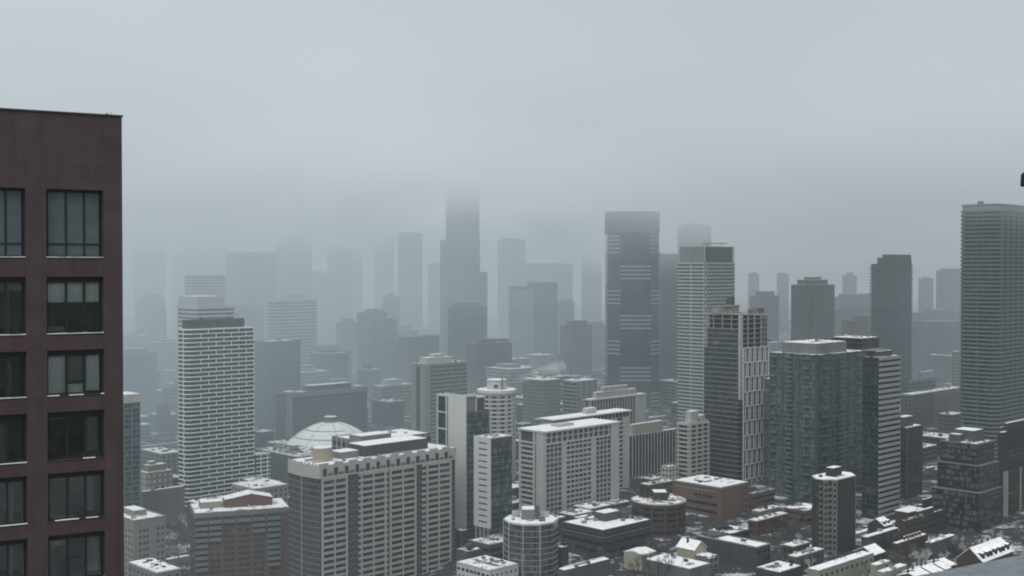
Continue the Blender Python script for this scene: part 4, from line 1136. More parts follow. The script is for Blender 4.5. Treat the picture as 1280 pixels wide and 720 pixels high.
for i in range(40): b.part('balcony', b.fbox(MB(), 3, b.Lv - 3, b.Lv + .5, b.h - 3 - i * 3.4, b.h - 1.6 - i * 3.4, .3, 1.6), LCONC)
b = Bld('square_flats', 'square grey brown flats with small windows, left one of a pair above the pale slab', 653.5, 680, 701, 476, 1010); st_punch(b, masonry('flats grey', (.19, .18, .175), .2), GL, 3.1, 3.4, 1.5, 1.5, clut=4, maxrows=12)
b = Bld('square_flats', 'square flats with blank pale right wall, right of a pair above the pale slab', 703, 721, 746, 477, 960); st_punch(b, masonry('flats pale', (.22, .215, .21), .15), GL, 3.1, 6.5, 1.5, 1.5, clut=4, maxrows=12); b.bands(3, GL, 3.1, 1.4)
b = Bld('finned_office', 'pale office block with upright fins and a white two step roof house', 731, 738, 807, 501, 830)
b.body(masonry('fin dark', (.10, .105, .11))); b.part('end_wall', b.fbox(MB(), 0, b.Lu * .8, b.Lu, 0, b.h, 0, .8), masonry('fin pale', (.34, .34, .325)))  # body coloured darker than the fins
b.piers(0, b.spaced(0, 3.0, .3)[:-4], .55, .7, masonry('fin pale', (.34, .34, .325)), name='fin'); b.piers(3, b.spaced(3, 3.2, .4), .6, .7, masonry('fin pale', (.34, .34, .325)), name='fin'); b.bands(0, GL, 3.4, 2.2, s1=b.Lu * .2)
b.part('roof_slab', MB().prism(offset(b.poly, .9), b.h, b.h + .8), LCONC); b.snow(SNOWP, z=b.h + .8)
b.penthouse(.12, .2, .85, .8, 4.2, masonry('fin pale', (.34, .34, .325)), z=b.h + .8); b.penthouse(.25, .3, .7, .7, 7.4, masonry('fin pale', (.34, .34, .325)), z=b.h + .8); b.clutter(3)
b = Bld('ribbed_block', 'near black office with thin white upright ribs and a cream roof house', 784, 790, 848, 545, 770)
b.body(GLD, name='curtain_wall'); b.piers(0, b.spaced(0, 3.1, .3), .3, .5, masonry('rib white', (.45, .46, .45)), name='rib'); b.slabs(SLATE, 3.6, .5, .08); b.snow(SNOW); b.parapet(LCONC, .5)
b.penthouse(.02, .05, .66, .7, zz(530, 775) - b.h, masonry('cream hall', (.34, .335, .29))); b.clutter(3)
b = Bld('balcony_flats', 'beige balconied flats tucked between the dark ribbed office and the unfinished tower', 848, 862, 885, 530, 735)
st_band(b, BEIGE, GL, 2.75, 1.1, .9, pier=5.5, clut=6); b.penthouse(.2, .2, .6, .7, 7, BEIGE); b.penthouse(.62, .1, .9, .6, 4, BEIGE)
b = Bld('dark_glass_tower', 'dark plain tower between the striped high-rise and the checkered tower', 822, 828, 851, 317, 1300); st_curtain(b, F4, SLATE, 3.2, .3, .1, clut=0)
b = Bld('arena_annex', 'low olive grey annex with cluttered snowy roof left of the white dome', 317, 372, 418, 572, 772, maxd=50)
b.body(masonry('olive render', (.125, .125, .11), .2)); b.snow(SNOWT); b.parapet(LCONC, .5); b.clutter(14, big=1.4); b.penthouse(.45, .5, .62, .68, 3.6, CONC)
# --- middle distance, right
b = Bld('stepped_tower', 'dark square shouldered tower standing alone in the haze, right of the unfinished tower', 989, 1014, 1043, 356, 1330); st_curtain(b, F2, SLATE, 3.2, .4, .15, 6, clut=0); b.penthouse(.05, .05, .75, .75, 5.5, F2); b.penthouse(.2, .2, .6, .6, 8.5, F2)
b.part('centre_slot', MB().box(-.6, -.6, 0, 1.6, 1.6, b.h - 10), plain('slot dark', (.03, .033, .036), .5))
b = Bld('balcony_tower', 'tall dark tower with ladder like balcony edges and a stepped head', 1089, 1119, 1140, 330, 1120)
st_curtain(b, F4, masonry('tower slab', (.07, .078, .085)), 3.0, .4, .1, clut=0)
b.part('upper_tier', MB().box(0, 0, b.h, b.Lu - 1, b.Lv * .75, zz(322, 1120)), F4); b.part('upper_tier', MB().box(.5, .5, zz(322, 1120), b.Lu - 1, b.Lv * .55, zz(318, 1120)), F4)
for i in range(30): b.part('balcony', b.fbox(MB(), 3, -2.0, 1.5, b.h - 4 - i * 3, b.h - 2.8 - i * 3, -2.5, .3), masonry('tower balcony', (.2, .21, .22))); b.part('balcony', b.fbox(MB(), 0, b.Lu - 1, b.Lu + 1.8, b.h - 3 - i * 3, b.h - 1.8 - i * 3, -3.5, .2), masonry('tower balcony', (.2, .21, .22)))
b = Bld('brown_block', 'broad brown grey block with roof boxes in front of the tall balcony edged tower', 1052, 1075, 1107, 402, 1420); st_far(b, F6, (.2, .1, .8, .7, 6)); b.clutter(4)
b = Bld('black_box_tower', 'black topped block with snow on its flat roof, behind the wide glass condominium', 1040, 1078, 1099, 423, 790, maxd=40); st_curtain(b, GLD, SLATE, 2.9, .4, .15, clut=5, snow=SNOW)
b = Bld('green_glass_block', 'low dark green glass block right of the striped tower, with a snowy roof box', 1118, 1134, 1153, 535, 700, maxd=14); st_curtain(b, glass('deep green glass', (.016, .026, .025), (.05, .07, .065), (1.5, 1.5, 3), .5), SLATE, 3.0, .3, .1, 3, snow=SNOW); b.penthouse(.0, .25, .6, .85, 6.0, SLATE)
b = Bld('brown_mill', 'long brown brick block with patchy snow between the striped tower and the banded high-rise', 1126, 1140, 1204, 494, 1010, maxd=28); st_punch(b, masonry('mill brown', (.13, .105, .09), .2), GL, 3.4, 4.2, 1.7, 1.7, snow=SNOWP, clut=5, maxrows=8); b.part('setback', MB().box(b.Lu * .38, -3, 0, b.Lu, 0.01, b.h - 2), masonry('mill brown', (.13, .105, .09)))
b = Bld('pale_shed', 'small pale cube like roof house above the long brown brick block', 1150, 1152, 1168, 465, 1160); b.body(masonry('shed pale', (.30, .32, .33))); b.snow(SNOW); b.clutter(1)
b = Bld('snowy_low_block', 'low block with a dirty snow roof left of the pale cube', 1136, 1140, 1170, 477, 1110); st_band(b, GREY, GL, 3.5, 1.8, .1, clut=4)
b = Bld('pale_grid_tower', 'slim pale tower with a window grid hugging the banded high-rise', 1190, 1194, 1208, 440, 1100, maxd=20); st_punch(b, masonry('grid pale', (.25, .26, .26)), GL, 3.1, 3, 1.6, 1.6, clut=1, maxrows=18)
b = Bld('grey_slab', 'broad faint grey slab left of the banded high-rise', 1138, 1182, 1206, 404, 1500); st_far(b, F1, None)
b = Bld('low_brick', 'low reddish grey brick range below the long brown block at right', 1150, 1158, 1180, 592, 760, maxd=25); st_band(b, masonry('range brick', (.12, .09, .085)), GL, 3.1, 1.7, .1, clut=3); b.penthouse(.1, .1, .5, .6, 3, masonry('range brick', (.12, .09, .085)))
# --- upper haze towers
far = [
 ('vast_tower', 'broad ghostly tower dissolving in cloud right beside the maroon tower', 166, 176, 206, 285, 2350, F1),
 ('vast_tower', 'ghostly block fading upward above the white banded towers', 207, 236, 283, 270, 2500, F1),
 ('hazy_office', 'wide grey hazy block with sloping roof behind the pale striped office', 282, 309, 346, 316, 2000, F2),
 ('hazy_tower', 'tall hazy tower left of the bright gap in the cloud', 346, 366, 390, 285, 2150, F2),
 ('hazy_block', 'squat hazy block at the foot of the bright gap left of centre', 383, 388, 409, 344, 2300, F1),
 ('hazy_tower', 'hazy tower between two bright gaps left of centre', 409, 420, 441, 312, 2300, F1),
 ('thin_tower', 'thin faint tower on the left edge of the second bright gap', 440, 444, 453, 290, 2500, F1),
 ('thin_tower', 'pair partner, pale narrow tower right of the second bright gap', 468, 476, 492, 296, 2600, F1),
 ('hazy_tower', 'straight sided dark hazy tower left of the central skyscraper', 497, 508, 528, 292, 2250, F2),
 ('hazy_block', 'short hazy block against the left side of the central skyscraper', 535, 540, 552, 331, 2350, F1),
 ('hazy_tower', 'wide misty tower right of the central skyscraper', 622, 636, 657, 300, 2450, F1),
 ('hazy_office', 'long flat topped misty office behind the charcoal block', 640, 662, 716, 330, 2300, F1),
 ('thin_tower', 'narrow misty tower at the right end of the long misty office', 727, 733, 752, 320, 2400, F1),
 ('hazy_block', 'grey block with a flat top right of the charcoal block', 697, 702, 718, 379, 1900, F1),
 ('cloud_tower', 'faint tower whose dark head is smothered in cloud above the checkered tower', 847, 861, 889, 283, 1330, F2),
 ('remote_tower', 'very faint slim tower left of the pair beyond the unfinished tower', 935, 939, 949, 343, 2500, F2),
 ('remote_tower', 'very faint slim tower right of the pair beyond the unfinished tower', 971, 976, 986, 343, 2500, F2),
 ('hazy_block', 'rounded grey block directly right of the unfinished tower top', 937, 953, 974, 371, 1750, F2),
 ('remote_tower', 'very faint small tower between the dark square shouldered tower and the balcony tower', 1053, 1058, 1071, 345, 2700, F2),
 ('remote_tower', 'faint short tower just right of the balcony tower', 1148, 1154, 1167, 349, 2250, F2),
 ('remote_tower', 'faint broad tower touching the banded high-rise', 1170, 1182, 1210, 339, 2100, F2),
 ('grey_office', 'grey hazy office left of the curved banded one', 446, 462, 484, 392, 1650, F2),
 ('grey_office', 'low hazy office behind the ribbed grey office', 420, 428, 447, 404, 1800, F1),
 ('fluted_block', 'pale fluted block below the hazy office left of centre', 455, 462, 497, 402, 1500, F3),
 ('grey_office', 'dim grey office over the roof of the long slab', 376, 396, 440, 440, 1550, F1),
 ('hazy_block', 'misty block between the hazy tower and the curved office', 478, 486, 500, 372, 2000, F1),
 ('grey_office', 'broad dim block behind the square flats pair', 700, 712, 740, 408, 1500, F1),
 ('grey_office', 'dim pale gridded block left of the striped high-rise', 722, 735, 760, 408, 1650, F3),
 ('misty_block', 'misty block left behind the white banded towers', 170, 183, 206, 374, 1900, F1),
 ('misty_block', 'narrow misty chimney like block near the left haze', 200, 203, 208, 386, 1800, F3),
 ('misty_block', 'wide pale misty block under the hazy sloping roof', 262, 280, 330, 388, 1750, F1),
 ('grey_office', 'dim block behind the beige grey concrete office', 583, 598, 636, 431, 1300, F1),
 ('grey_office', 'snow roofed dim block right of the banded block in front of the skyscraper', 610, 617, 640, 430, 1400, F2),
 ('hazy_block', 'low hazy range at the right horizon beyond the square shouldered tower', 1040, 1062, 1100, 372, 2000, F1),
 ('hazy_block', 'low hazy range between the balcony tower and banded high-rise', 1138, 1160, 1204, 392, 1800, F1),
 ('hazy_block', 'second faint flat range left of the balcony tower', 1040, 1050, 1090, 388, 1750, F1),
]
for nm, lb, xl, xc, xr, yt, D, m in far:
    b = Bld(nm, lb, xl, xc, xr, yt, D, maxd=70); r = b.nrand
    st_far(b, m, (r.uniform(.05, .3), .1, r.uniform(.6, .9), .8, r.uniform(3, 8)) if nm not in ('hazy_office',) else None)
b = Bld('skyscraper', 'tallest skyscraper of the skyline, its stepped head swallowed by the low cloud', 550, 561, 600, 300, 1700, ang=60, maxd=60)
b.body(F4); L = b.Lu; b.part('upper_tier', MB().box(.6, .6, b.h, L - .5, b.Lv * .38, zz(225, 1700)), F4)
b.part('upper_tier', MB().box(L * .35, 2, zz(225, 1700), L - 4, b.Lv * .3, zz(212, 1700)), F4)
for i in range(18): b.part('spandrel', b.fbox(MB(), 0, L * .16, L * .42, zz(330, 1700) - 4.2 * i - 1.8, zz(330, 1700) - 4.2 * i, 0, .5), masonry('sky stripe', (.2, .21, .22)))
b.part('side_wing', MB().box(L, 6, 0, sR(b, 612), b.Lv - 2, zz(340, 1700)), F4)

# =================================================================== low buildings near the bottom edge
b = Bld('white_walkup', 'small white walk-up with dark windows and patchy snow roof at the bottom edge', 571, 612, 648, 714, 500)
st_punch(b, masonry('white stucco', (.46, .47, .46), .12), GLD, 2.9, 2.7, .8, 1.25, snow=SNOWP, clut=6, maxrows=4)
b.part('roof_trench', MB().box(b.Lu * .35, b.Lv * .1, b.h + .3, b.Lu * .5, b.Lv * .8, b.h + .55), MEMB); b.windows(3, b.spaced(3, 2.7, 1.2), [b.h - 2.9], 1.3, 1.3, GLD)
b = Bld('low_shop', 'dark low shed roof with two scraps of snow at the foot of the beige tower', 570, 584, 603, 690, 535, maxd=20); b.body(SLATE); b.snow(SNOWT); b.clutter(4); b.penthouse(.3, .3, .6, .6, 2.5, SLATE, False)
b = Bld('brick_stub', 'brown brick stub beside the blank white wall base', 571, 577, 584, 664, 585, maxd=14); st_punch(b, BRICK, GLD, 3, 3, 1, 1.3, clut=1)
b = Bld('cream_hall', 'cream hall with a bright snow roof and black roof posts at the bottom right', 1009, 1024, 1092, 714, 500, maxd=16)
CR = masonry('cream green render', (.245, .25, .205), .12)
b.body(CR); b.snow(SNOW, inset=.25, t=.3); b.parapet(CR, .25, .2)
for i, q in enumerate((.42, .47, .53, .58, .62, .83, .87, .90)): b.part('roof_post', MB().tube((b.Lu * q, b.Lv * .7, b.h), (b.Lu * q, b.Lv * .7, b.h + 1.5), .13, n=6).tube((b.Lu * q, b.Lv * .7, b.h + 1.5), (b.Lu * q + .1, b.Lv * .7, b.h + 1.8), .22, .1, n=6), METAL)
b.windows(0, b.spaced(0, 4, 2), [b.h - 3.2], 1.4, 1.3, GLD)
c = Bld('cream_annex', 'small cream annex with a snow cap right of the cream hall', 1091, 1096, 1113, 707, 505, maxd=6); c.body(CR); c.snow(SNOW, inset=.15, t=.3); c.windows(0, (c.Lu * .7,), [c.h - 2.6], 1.0, 1.6, GLD); c.clutter(1)
c = Bld('cream_annex', 'lowest cream annex with snow ledge at the far end of the cream hall', 1096, 1106, 1134, 716, 498, maxd=8); c.body(CR); c.snow(SNOWP, inset=.2); c.clutter(2)
b = Bld('dark_church', 'dark brick church like block with white gabled snow roofs, right of the striped tower base', 1124, 1132, 1182, 653, 590, maxd=16)
b.body(DBRICK); b.parapet(DBRICK, .7); b.snow(SNOWT); b.windows(0, b.spaced(0, 3.2, 2), [b.h - 3.2, b.h - 6.5], 1.0, 1.6, GLD, budget=30); b.clutter(8); b.penthouse(.35, .3, .75, .8, 3.0, DBRICK)
c = Bld('snowy_pavilion', 'flat white diamond roof behind the dark church like block', 1119, 1136, 1154, 641, 618, maxd=12); c.body(DBRICK); c.snow(SNOW, inset=-.2, t=.35); c.clutter(1)
c = Bld('stepped_brick', 'small dark brick house with twin snow ledges next to the patchwork tower', 1146, 1152, 1180, 632, 650, maxd=14); c.body(DBRICK); c.snow(SNOWP); c.penthouse(.1, .1, .5, .6, 2.6, BRICK); c.clutter(3)
b = Bld('long_shed', 'long low shed with a narrow white roof strip behind the dark flats', 1077, 1084, 1123, 672, 562, maxd=8); b.body(DBRICK); b.snow(SNOW, inset=.1, t=.25); b.clutter(2)
b = Bld('stone_range', 'low range with snow topped chimneys among the dark trees at right', 1117, 1122, 1160, 680, 556, maxd=9); b.body(DBRICK); b.snow(SNOWT)
for i in range(6): b.part('chimney', MB().box(b.Lu * (.3 + .1 * i), 1, b.h, b.Lu * (.3 + .1 * i) + .8, 1.9, b.h + 1.8), BRICK)
for i in range(6): b.part('snow_cap', MB().box(b.Lu * (.3 + .1 * i), 1, b.h + 1.8, b.Lu * (.3 + .1 * i) + .8, 1.9, b.h + 2.05), SNOW)
b = Bld('long_shed', 'long low shed with a white roof strip in front of the patchwork tower', 1160, 1164, 1194, 679, 552, maxd=7); b.body(SLATE); b.snow(SNOW, inset=.1, t=.25); b.clutter(1)
b = Bld('snow_lot_block', 'low block with a broad fresh white roof in front of the gabled cream house', 805, 862, 888, 712, 512, maxd=40); b.body(masonry('lot grey', (.12, .12, .12))); b.snow(SNOW, inset=.2, t=.3); b.parapet(CONC, .3); b.clutter(6, big=.8)
b = Bld('strip_shop', 'low shop with long dirty snow roof at the bottom edge left of the cream hall', 944, 975, 1003, 716, 500, maxd=20); b.body(DBRICK); b.snow(SNOWP); b.clutter(4)
b = Bld('barrel_store', 'dark store with a rounded snow bank on its roof at the bottom edge', 697, 706, 763, 713, 505, maxd=10); b.body(SLATE); b.clutter(3)
b.part('snow_cap', MB().prism(offset(b.poly, -.3), b.h, b.h + .5, offset(b.poly, -1.2)), SNOW); b.part('snow_bank', MB().prism(offset(b.poly, -1.2), b.h + .5, b.h + 1.0, offset(b.poly, -2.4)), SNOW)
b = Bld('corner_store', 'tiny snow roofed store right of the octagonal flats', 697, 702, 711, 685, 536, maxd=9); b.body(DBRICK); b.snow(SNOWP); b.clutter(1)
flats = [('flat_roofed_terrace', 'front snowy flat roof of the low terraces before the pale slab', 674, 690, 707, 650, 600), ('flat_roofed_terrace', 'long snowy flat roof second in the low terraces', 698, 716, 742, 645, 615),
 ('flat_roofed_terrace', 'third low terrace roof, dotted with vents, before the pale slab', 716, 738, 764, 637, 640), ('flat_roofed_terrace', 'rearmost low terrace roof beside the round brick block', 752, 768, 788, 631, 672), ('flat_roofed_terrace', 'snow covered back yard roof above the penthouse of the octagonal flats', 640, 652, 668, 644, 590)]
for nm, lb, xl, xc, xr, yt, D in flats:
    b = Bld(nm, lb, xl, xc, xr, yt, D, maxd=22); st_punch(b, random.Random(D).choice([DBRICK, BRICK, SLATE]), GLD, 3, 3, 1.1, 1.4, snow=SNOWP, clut=7, maxrows=3)
mids = [('lowrise', 'snow roofed brick low-rise behind the round brick block', 800, 812, 842, 607, 705, BRICK), ('lowrise', 'small snowy low-rise left of the orange brown office among bare trees', 803, 815, 832, 600, 735, DBRICK),
 ('lowrise', 'pale gable like low-rise at the foot of the balconied flats', 827, 836, 848, 584, 730, LCONC), ('lowrise', 'snow covered low-rise at the foot of the weathered grey tower', 300, 330, 352, 606, 700, GREY), ('lowrise', 'grey low-rise with snow patches beside the brick block roof', 281, 318, 360, 612, 660, CONC),
 ('lowrise', 'low roof white with snow at the very bottom left, beside the maroon tower', 130, 196, 226, 717, 470, GREY), ('lowrise', 'snowy low-rise under the grid tower', 234, 246, 290, 630, 650, SLATE), ('lowrise', 'low-rise with pale terrace right of the orange brown annex', 940, 950, 975, 640, 640, GREY), ('lowrise', 'snowy low-rise at the foot of the glass condominium', 978, 992, 1012, 684, 556, DBRICK),
 ('lowrise', 'brown low-rise left of the dark flats base', 985, 996, 1030, 697, 530, SLATE), ('lowrise', 'long snowy low-rise at the foot of the wide glass condominium', 935, 946, 985, 652, 602, BRICK)]
for nm, lb, xl, xc, xr, yt, D, m in mids:
    b = Bld(nm, lb, xl, xc, xr, yt, D, maxd=24); st_punch(b, m, GLD, 3.1, 3.2, 1.2, 1.4, snow=SNOWP, clut=5, maxrows=3)

# houses with pitched snow roofs
def house(name, label, X, Y, w, d, h, rh, ang, wall, group=None, dormers=0, flip=False, chimney=True, roofm=None):
    a = radians(90 - ang); r = empty(name, label, 'house', (X, Y, GZ(X)), a, group)
    ca, sa = cos(a), sin(a)
    FOOT.append([(X + x * ca - y * sa, Y + x * sa + y * ca) for x, y in ((0, 0), (w, 0), (w, d), (0, d))])
    rd = random.Random(sum(map(ord, label)) + int(X * 7)); roofm = roofm or SNOW
    mb = MB().box(0, 0, 0, w, d, h); o = .35
    if flip:   # ridge across: gable toward the street
        mb.quad((0, -.003, h), (w, -.003, h), (w / 2, -.003, h + rh)); mb.quad((0, d + .003, h), (w / 2, d + .003, h + rh), (w, d + .003, h))
        pr = [[(-o, -o, h - .1), (w / 2, -o, h + rh + .12), (w / 2, d + o, h + rh + .12), (-o, d + o, h - .1)], [(w / 2, -o, h + rh + .12), (w + o, -o, h - .1), (w + o, d + o, h - .1), (w / 2, d + o, h + rh + .12)]]
    else:
        mb.quad((-.003, 0, h), (-.003, d / 2, h + rh), (-.003, d, h)); mb.quad((w + .003, 0, h), (w + .003, d, h), (w + .003, d / 2, h + rh))
        pr = [[(-.02, -o, h - .12), (w + .02, -o, h - .12), (w + .02, d / 2, h + rh + .1), (-.02, d / 2, h + rh + .1)], [(-.02, d / 2, h + rh + .1), (w + .02, d / 2, h + rh + .1), (w + .02, d + o, h - .12), (-.02, d + o, h - .12)]]
    link('wall', mb.mesh('wall', wall), r)
    rb = MB()
    for p in pr: rb.quad(*p); rb.quad(*[(x, y, z - .25) for x, y, z in reversed(p)])
    for p in pr:
        for i in range(4):
            j = (i + 1) % 4; rb.quad(p[j], p[i], (p[i][0], p[i][1], p[i][2] - .25), (p[j][0], p[j][1], p[j][2] - .25))
    roof = link('roof', rb.mesh('roof', roofm), r)
    if chimney:
        cx = w * rd.uniform(.1, .3); link('chimney', MB().box(cx, d * .55, h + rh * .3, cx + .8, d * .55 + .7, h + rh + 1.2).mesh('chimney', BRICK), roof)
    for i in range(2):
        for z in (1.0, 3.8):
            if z + 1.4 < h: link('window', MB().box(w * (.2 + .45 * i), -.04, z, w * (.2 + .45 * i) + 1.0, .01, z + 1.4).mesh('window', GLD), r)
    link('door', MB().box(w * .45, -.05, 0, w * .45 + .9, .01, 2.1).mesh('door', DBRICK), r)
    for i in range(dormers):
        x0 = w * (i + .5) / dormers - 1.0; y0 = d * .06; dh = rh * .62
        dm = link('dormer', MB().prism([(x0, y0), (x0 + 2.0, y0), (x0 + 2.0, d * .42), (x0, d * .42)], h, h + dh).mesh('dormer', plain('dormer dark', (.03, .032, .034), .7)), roof)
        link('snow_cap', MB().quad((x0 - .15, y0 - .2, h + dh - .05), (x0 + 1, y0 - .2, h + dh + .6), (x0 + 1, d * .5, h + dh + .6), (x0 - .15, d * .5, h + dh - .05)).quad((x0 + 1, y0 - .2, h + dh + .6), (x0 + 2.15, y0 - .2, h + dh - .05), (x0 + 2.15, d * .5, h + dh - .05), (x0 + 1, d * .5, h + dh + .6)).mesh('snow_cap', SNOW), dm)
    return r
ug = (sin(radians(46)), cos(radians(46)))
D0 = (H - 23) * F / (704 - 335); X0 = PX(1228, D0, 704)
for i in range(5):
    house('townhouse', ('steep snow roofed townhouse at the left end of the dormered row', 'second townhouse of the dormered row, counted from its left end', 'third townhouse of the dormered row, in its middle', 'fourth townhouse of the dormered row, near the right edge', 'last dormered townhouse, cut by the right edge')[i],
          X0 + ug[0] * 6.2 * i, D0 + ug[1] * 6.2 * i, 6.1, 11.5, 8, 5.2, 46, DBRICK, 'dormered townhouses in the bottom right corner', dormers=(1, 2, 1, 2, 1)[i])
D0 = (H - 23) * F / (722 - 335); X0 = PX(1150, D0, 722)
for i in range(6):
    house('townhouse', ('first low townhouse roof of the lower row, partly cut by the bottom edge', 'second low townhouse roof of the lower row', 'third low townhouse roof, in the middle of the lower row', 'fourth low townhouse roof of the lower row', 'fifth low townhouse roof of the lower row', 'last low townhouse of the lower row, next to the dormered ones')[i],
          X0 + ug[0] * 5.5 * i - (i % 2) * .5, D0 + ug[1] * 5.5 * i + (i % 2) * .6, 5.2, 10, 6.8 + (i % 3) * .4, 1.6, 46, DBRICK, 'lower row of townhouses in the bottom right corner')
def HP(px, py, z): D = (H - 15 - z) * F / (py - 335); return PX(px, D, py), D
x, y = HP(868, 691, 7.5); house('gabled_house', 'pale cream gabled house with a thick white roof, bottom centre right', x, y, 9, 10, 8.3, 3.3, 46, CREAM, flip=True, dormers=0)
x, y = HP(886, 699, 6); house('side_house', 'plain grey box house attached to the right of the cream gabled one', x, y, 7.5, 9, 6, .5, 46, masonry('house grey', (.16, .165, .165)), chimney=False, roofm=SNOWT)
x, y = HP(803, 696, 7.0)
house('mansard_house', 'yellowish house under flat snow roof with black dormer panes, left of cream gabled one', x, y, 10.5, 10, 7.5, .9, 40, CREAM, dormers=0, chimney=False)
x, y = HP(1092, 696, 7.0); house('tilted_roof_house', 'dark house with one bright tilted snow roof right of the dark flats', x, y, 10, 10, 7.5, 2.6, 46, DBRICK)
x, y = HP(1072, 664, 7.0); house('roof_window_house', 'dark house with snow roof holding two dark skylights', x + 16, y + 10, 8, 9, 7, 3, 46, DBRICK, dormers=2)

# =================================================================== bare winter trees
BARK = masonry('bark', (.055, .045, .038), .3); TWIG = plain('twigs', (.105, .096, .088), .9); TSNOW = plain('snowy twig', (.42, .43, .44), .9)
def tree_meshes(seed, hh):
    r = random.Random(seed); from mathutils import Vector
    tr, tw = MB(), MB()
    def grow(p, d, l, rad, lv):
        q = p + d * l
        (tr if lv < 2 else tw).tube(p, q, rad, rad * .68, 6 if lv < 2 else 3)
        if lv >= 5: return
        for i in range(3 if lv < 4 else 3):
            nd = (d + Vector((r.uniform(-1, 1), r.uniform(-1, 1), r.uniform(-.25, .75))) * (.72 if lv else .8)).normalized()
            grow(p + d * l * r.uniform(.6, 1.0), nd, l * r.uniform(.58, .82), rad * .6, lv + 1)
    grow(Vector((0, 0, 0)), Vector((r.uniform(-.08, .08), r.uniform(-.08, .08), 1)).normalized(), hh * .3, hh * .022, 0)
    return tr.mesh('trunk', BARK), tw.mesh('crown', TWIG)
TM = [tree_meshes(s, 11) for s in (1, 2, 3, 4)]
SM = bpy.data.meshes.new_from_object(link('tmp_crown', TM[1][1])); bpy.data.objects.remove(bpy.data.objects['tmp_crown']); SM.materials.clear(); SM.materials.append(TSNOW)
def inside(pt, poly, m=0.0):
    s = True
    n = len(poly)
    for i in range(n):
        (x0, y0), (x1, y1) = poly[i], poly[(i + 1) % n]; L = math.hypot(x1 - x0, y1 - y0) or 1
        if ((x1 - x0) * (pt[1] - y0) - (y1 - y0) * (pt[0] - x0)) / L < -m: return False
    return True
def free(pt, m): return not any(inside(pt, p, m) for p in FOOT)
RT = random.Random(21); ntree = 0
def plant(px, py, label, group, snowy=False, s=None, hgt=None):
    global ntree
    D = (H - (15 if px > 640 else 0)) * F / (py - 335); X = PX(px, D, py)
    if not free((X, D), 2.0): return
    k = RT.randrange(4); s = s or RT.uniform(.8, 1.25)
    t = empty('bare_tree', label, 'tree', (X, D, GZ(X) - .05), RT.uniform(0, 6.28), group); t.scale = (s, s, s * RT.uniform(.9, 1.15))
    link('trunk', TM[k][0], t); link('crown', SM if snowy or RT.random() < .16 else TM[k][1], t); ntree += 1
for _ in range(70): plant(RT.uniform(1080, 1215), RT.uniform(688, 726), 'bare dark tree in the grove between the cream hall and the townhouses', 'bare trees of the right hand grove')
for _ in range(34): plant(RT.uniform(690, 870), RT.uniform(696, 728), 'bare tree on the lot below the low dark building with the diamond roof', 'bare trees of the bottom middle lot')
for _ in range(26): plant(RT.uniform(185, 235), RT.uniform(655, 725), 'bare tree in the gap between the cream grey block and the maroon brick block', 'bare trees of the bottom left gap')
for _ in range(14): plant(RT.uniform(800, 862), RT.uniform(600, 640), 'bare tree behind the round brick block', 'bare trees behind the round brick block')
for _ in range(30): plant(RT.uniform(940, 1080), RT.uniform(660, 726), 'bare tree around the base of the dark flats', 'bare trees around the dark flats')
plant(1243, 690, 'pale frosted tree rising behind the dormered row', None, True, 1.2); plant(1163, 722, 'pale frosted tree in front of the dark grove', None, True, 1.0)

# =================================================================== low-rise filler on the same street grid
RF_ = random.Random(77); nfill = 0
UG, VG = (sin(radians(46)), cos(radians(46))), (-cos(radians(46)), sin(radians(46)))
fm = [masonry('fill brick', (.12, .08, .07)), masonry('fill grey', (.15, .155, .16)), masonry('fill tan', (.20, .18, .155)), masonry('fill pale', (.28, .28, .275)), DBRICK, SLATE]
def corners(x, y, w, d): return [(x + UG[0] * a + VG[0] * c, y + UG[1] * a + VG[1] * c) for a, c in ((0, 0), (w, 0), (w, d), (0, d))]
def cross(p, q):
    for A in (p, q):
        for i in range(len(A)):
            ax = (A[(i + 1) % len(A)][1] - A[i][1], -(A[(i + 1) % len(A)][0] - A[i][0]))
            a = [ax[0] * x + ax[1] * y for x, y in p]; c = [ax[0] * x + ax[1] * y for x, y in q]
            if max(a) < min(c) or max(c) < min(a): return False
    return True
NM = len(FOOT)
zones = [(1120, 2100, 'hazy mid-rise block in the jumble between the misty towers', 70), (560, 760, 'low snow roofed house or shop close behind the foreground towers', 20), (760, 1100, 'low snow roofed block in the streets of the middle distance', 75), (1100, 1800, 'hazy low-rise roof far back between the towers', 90), (1800, 3200, 'barely visible low roof at the foot of the distant towers', 60)]
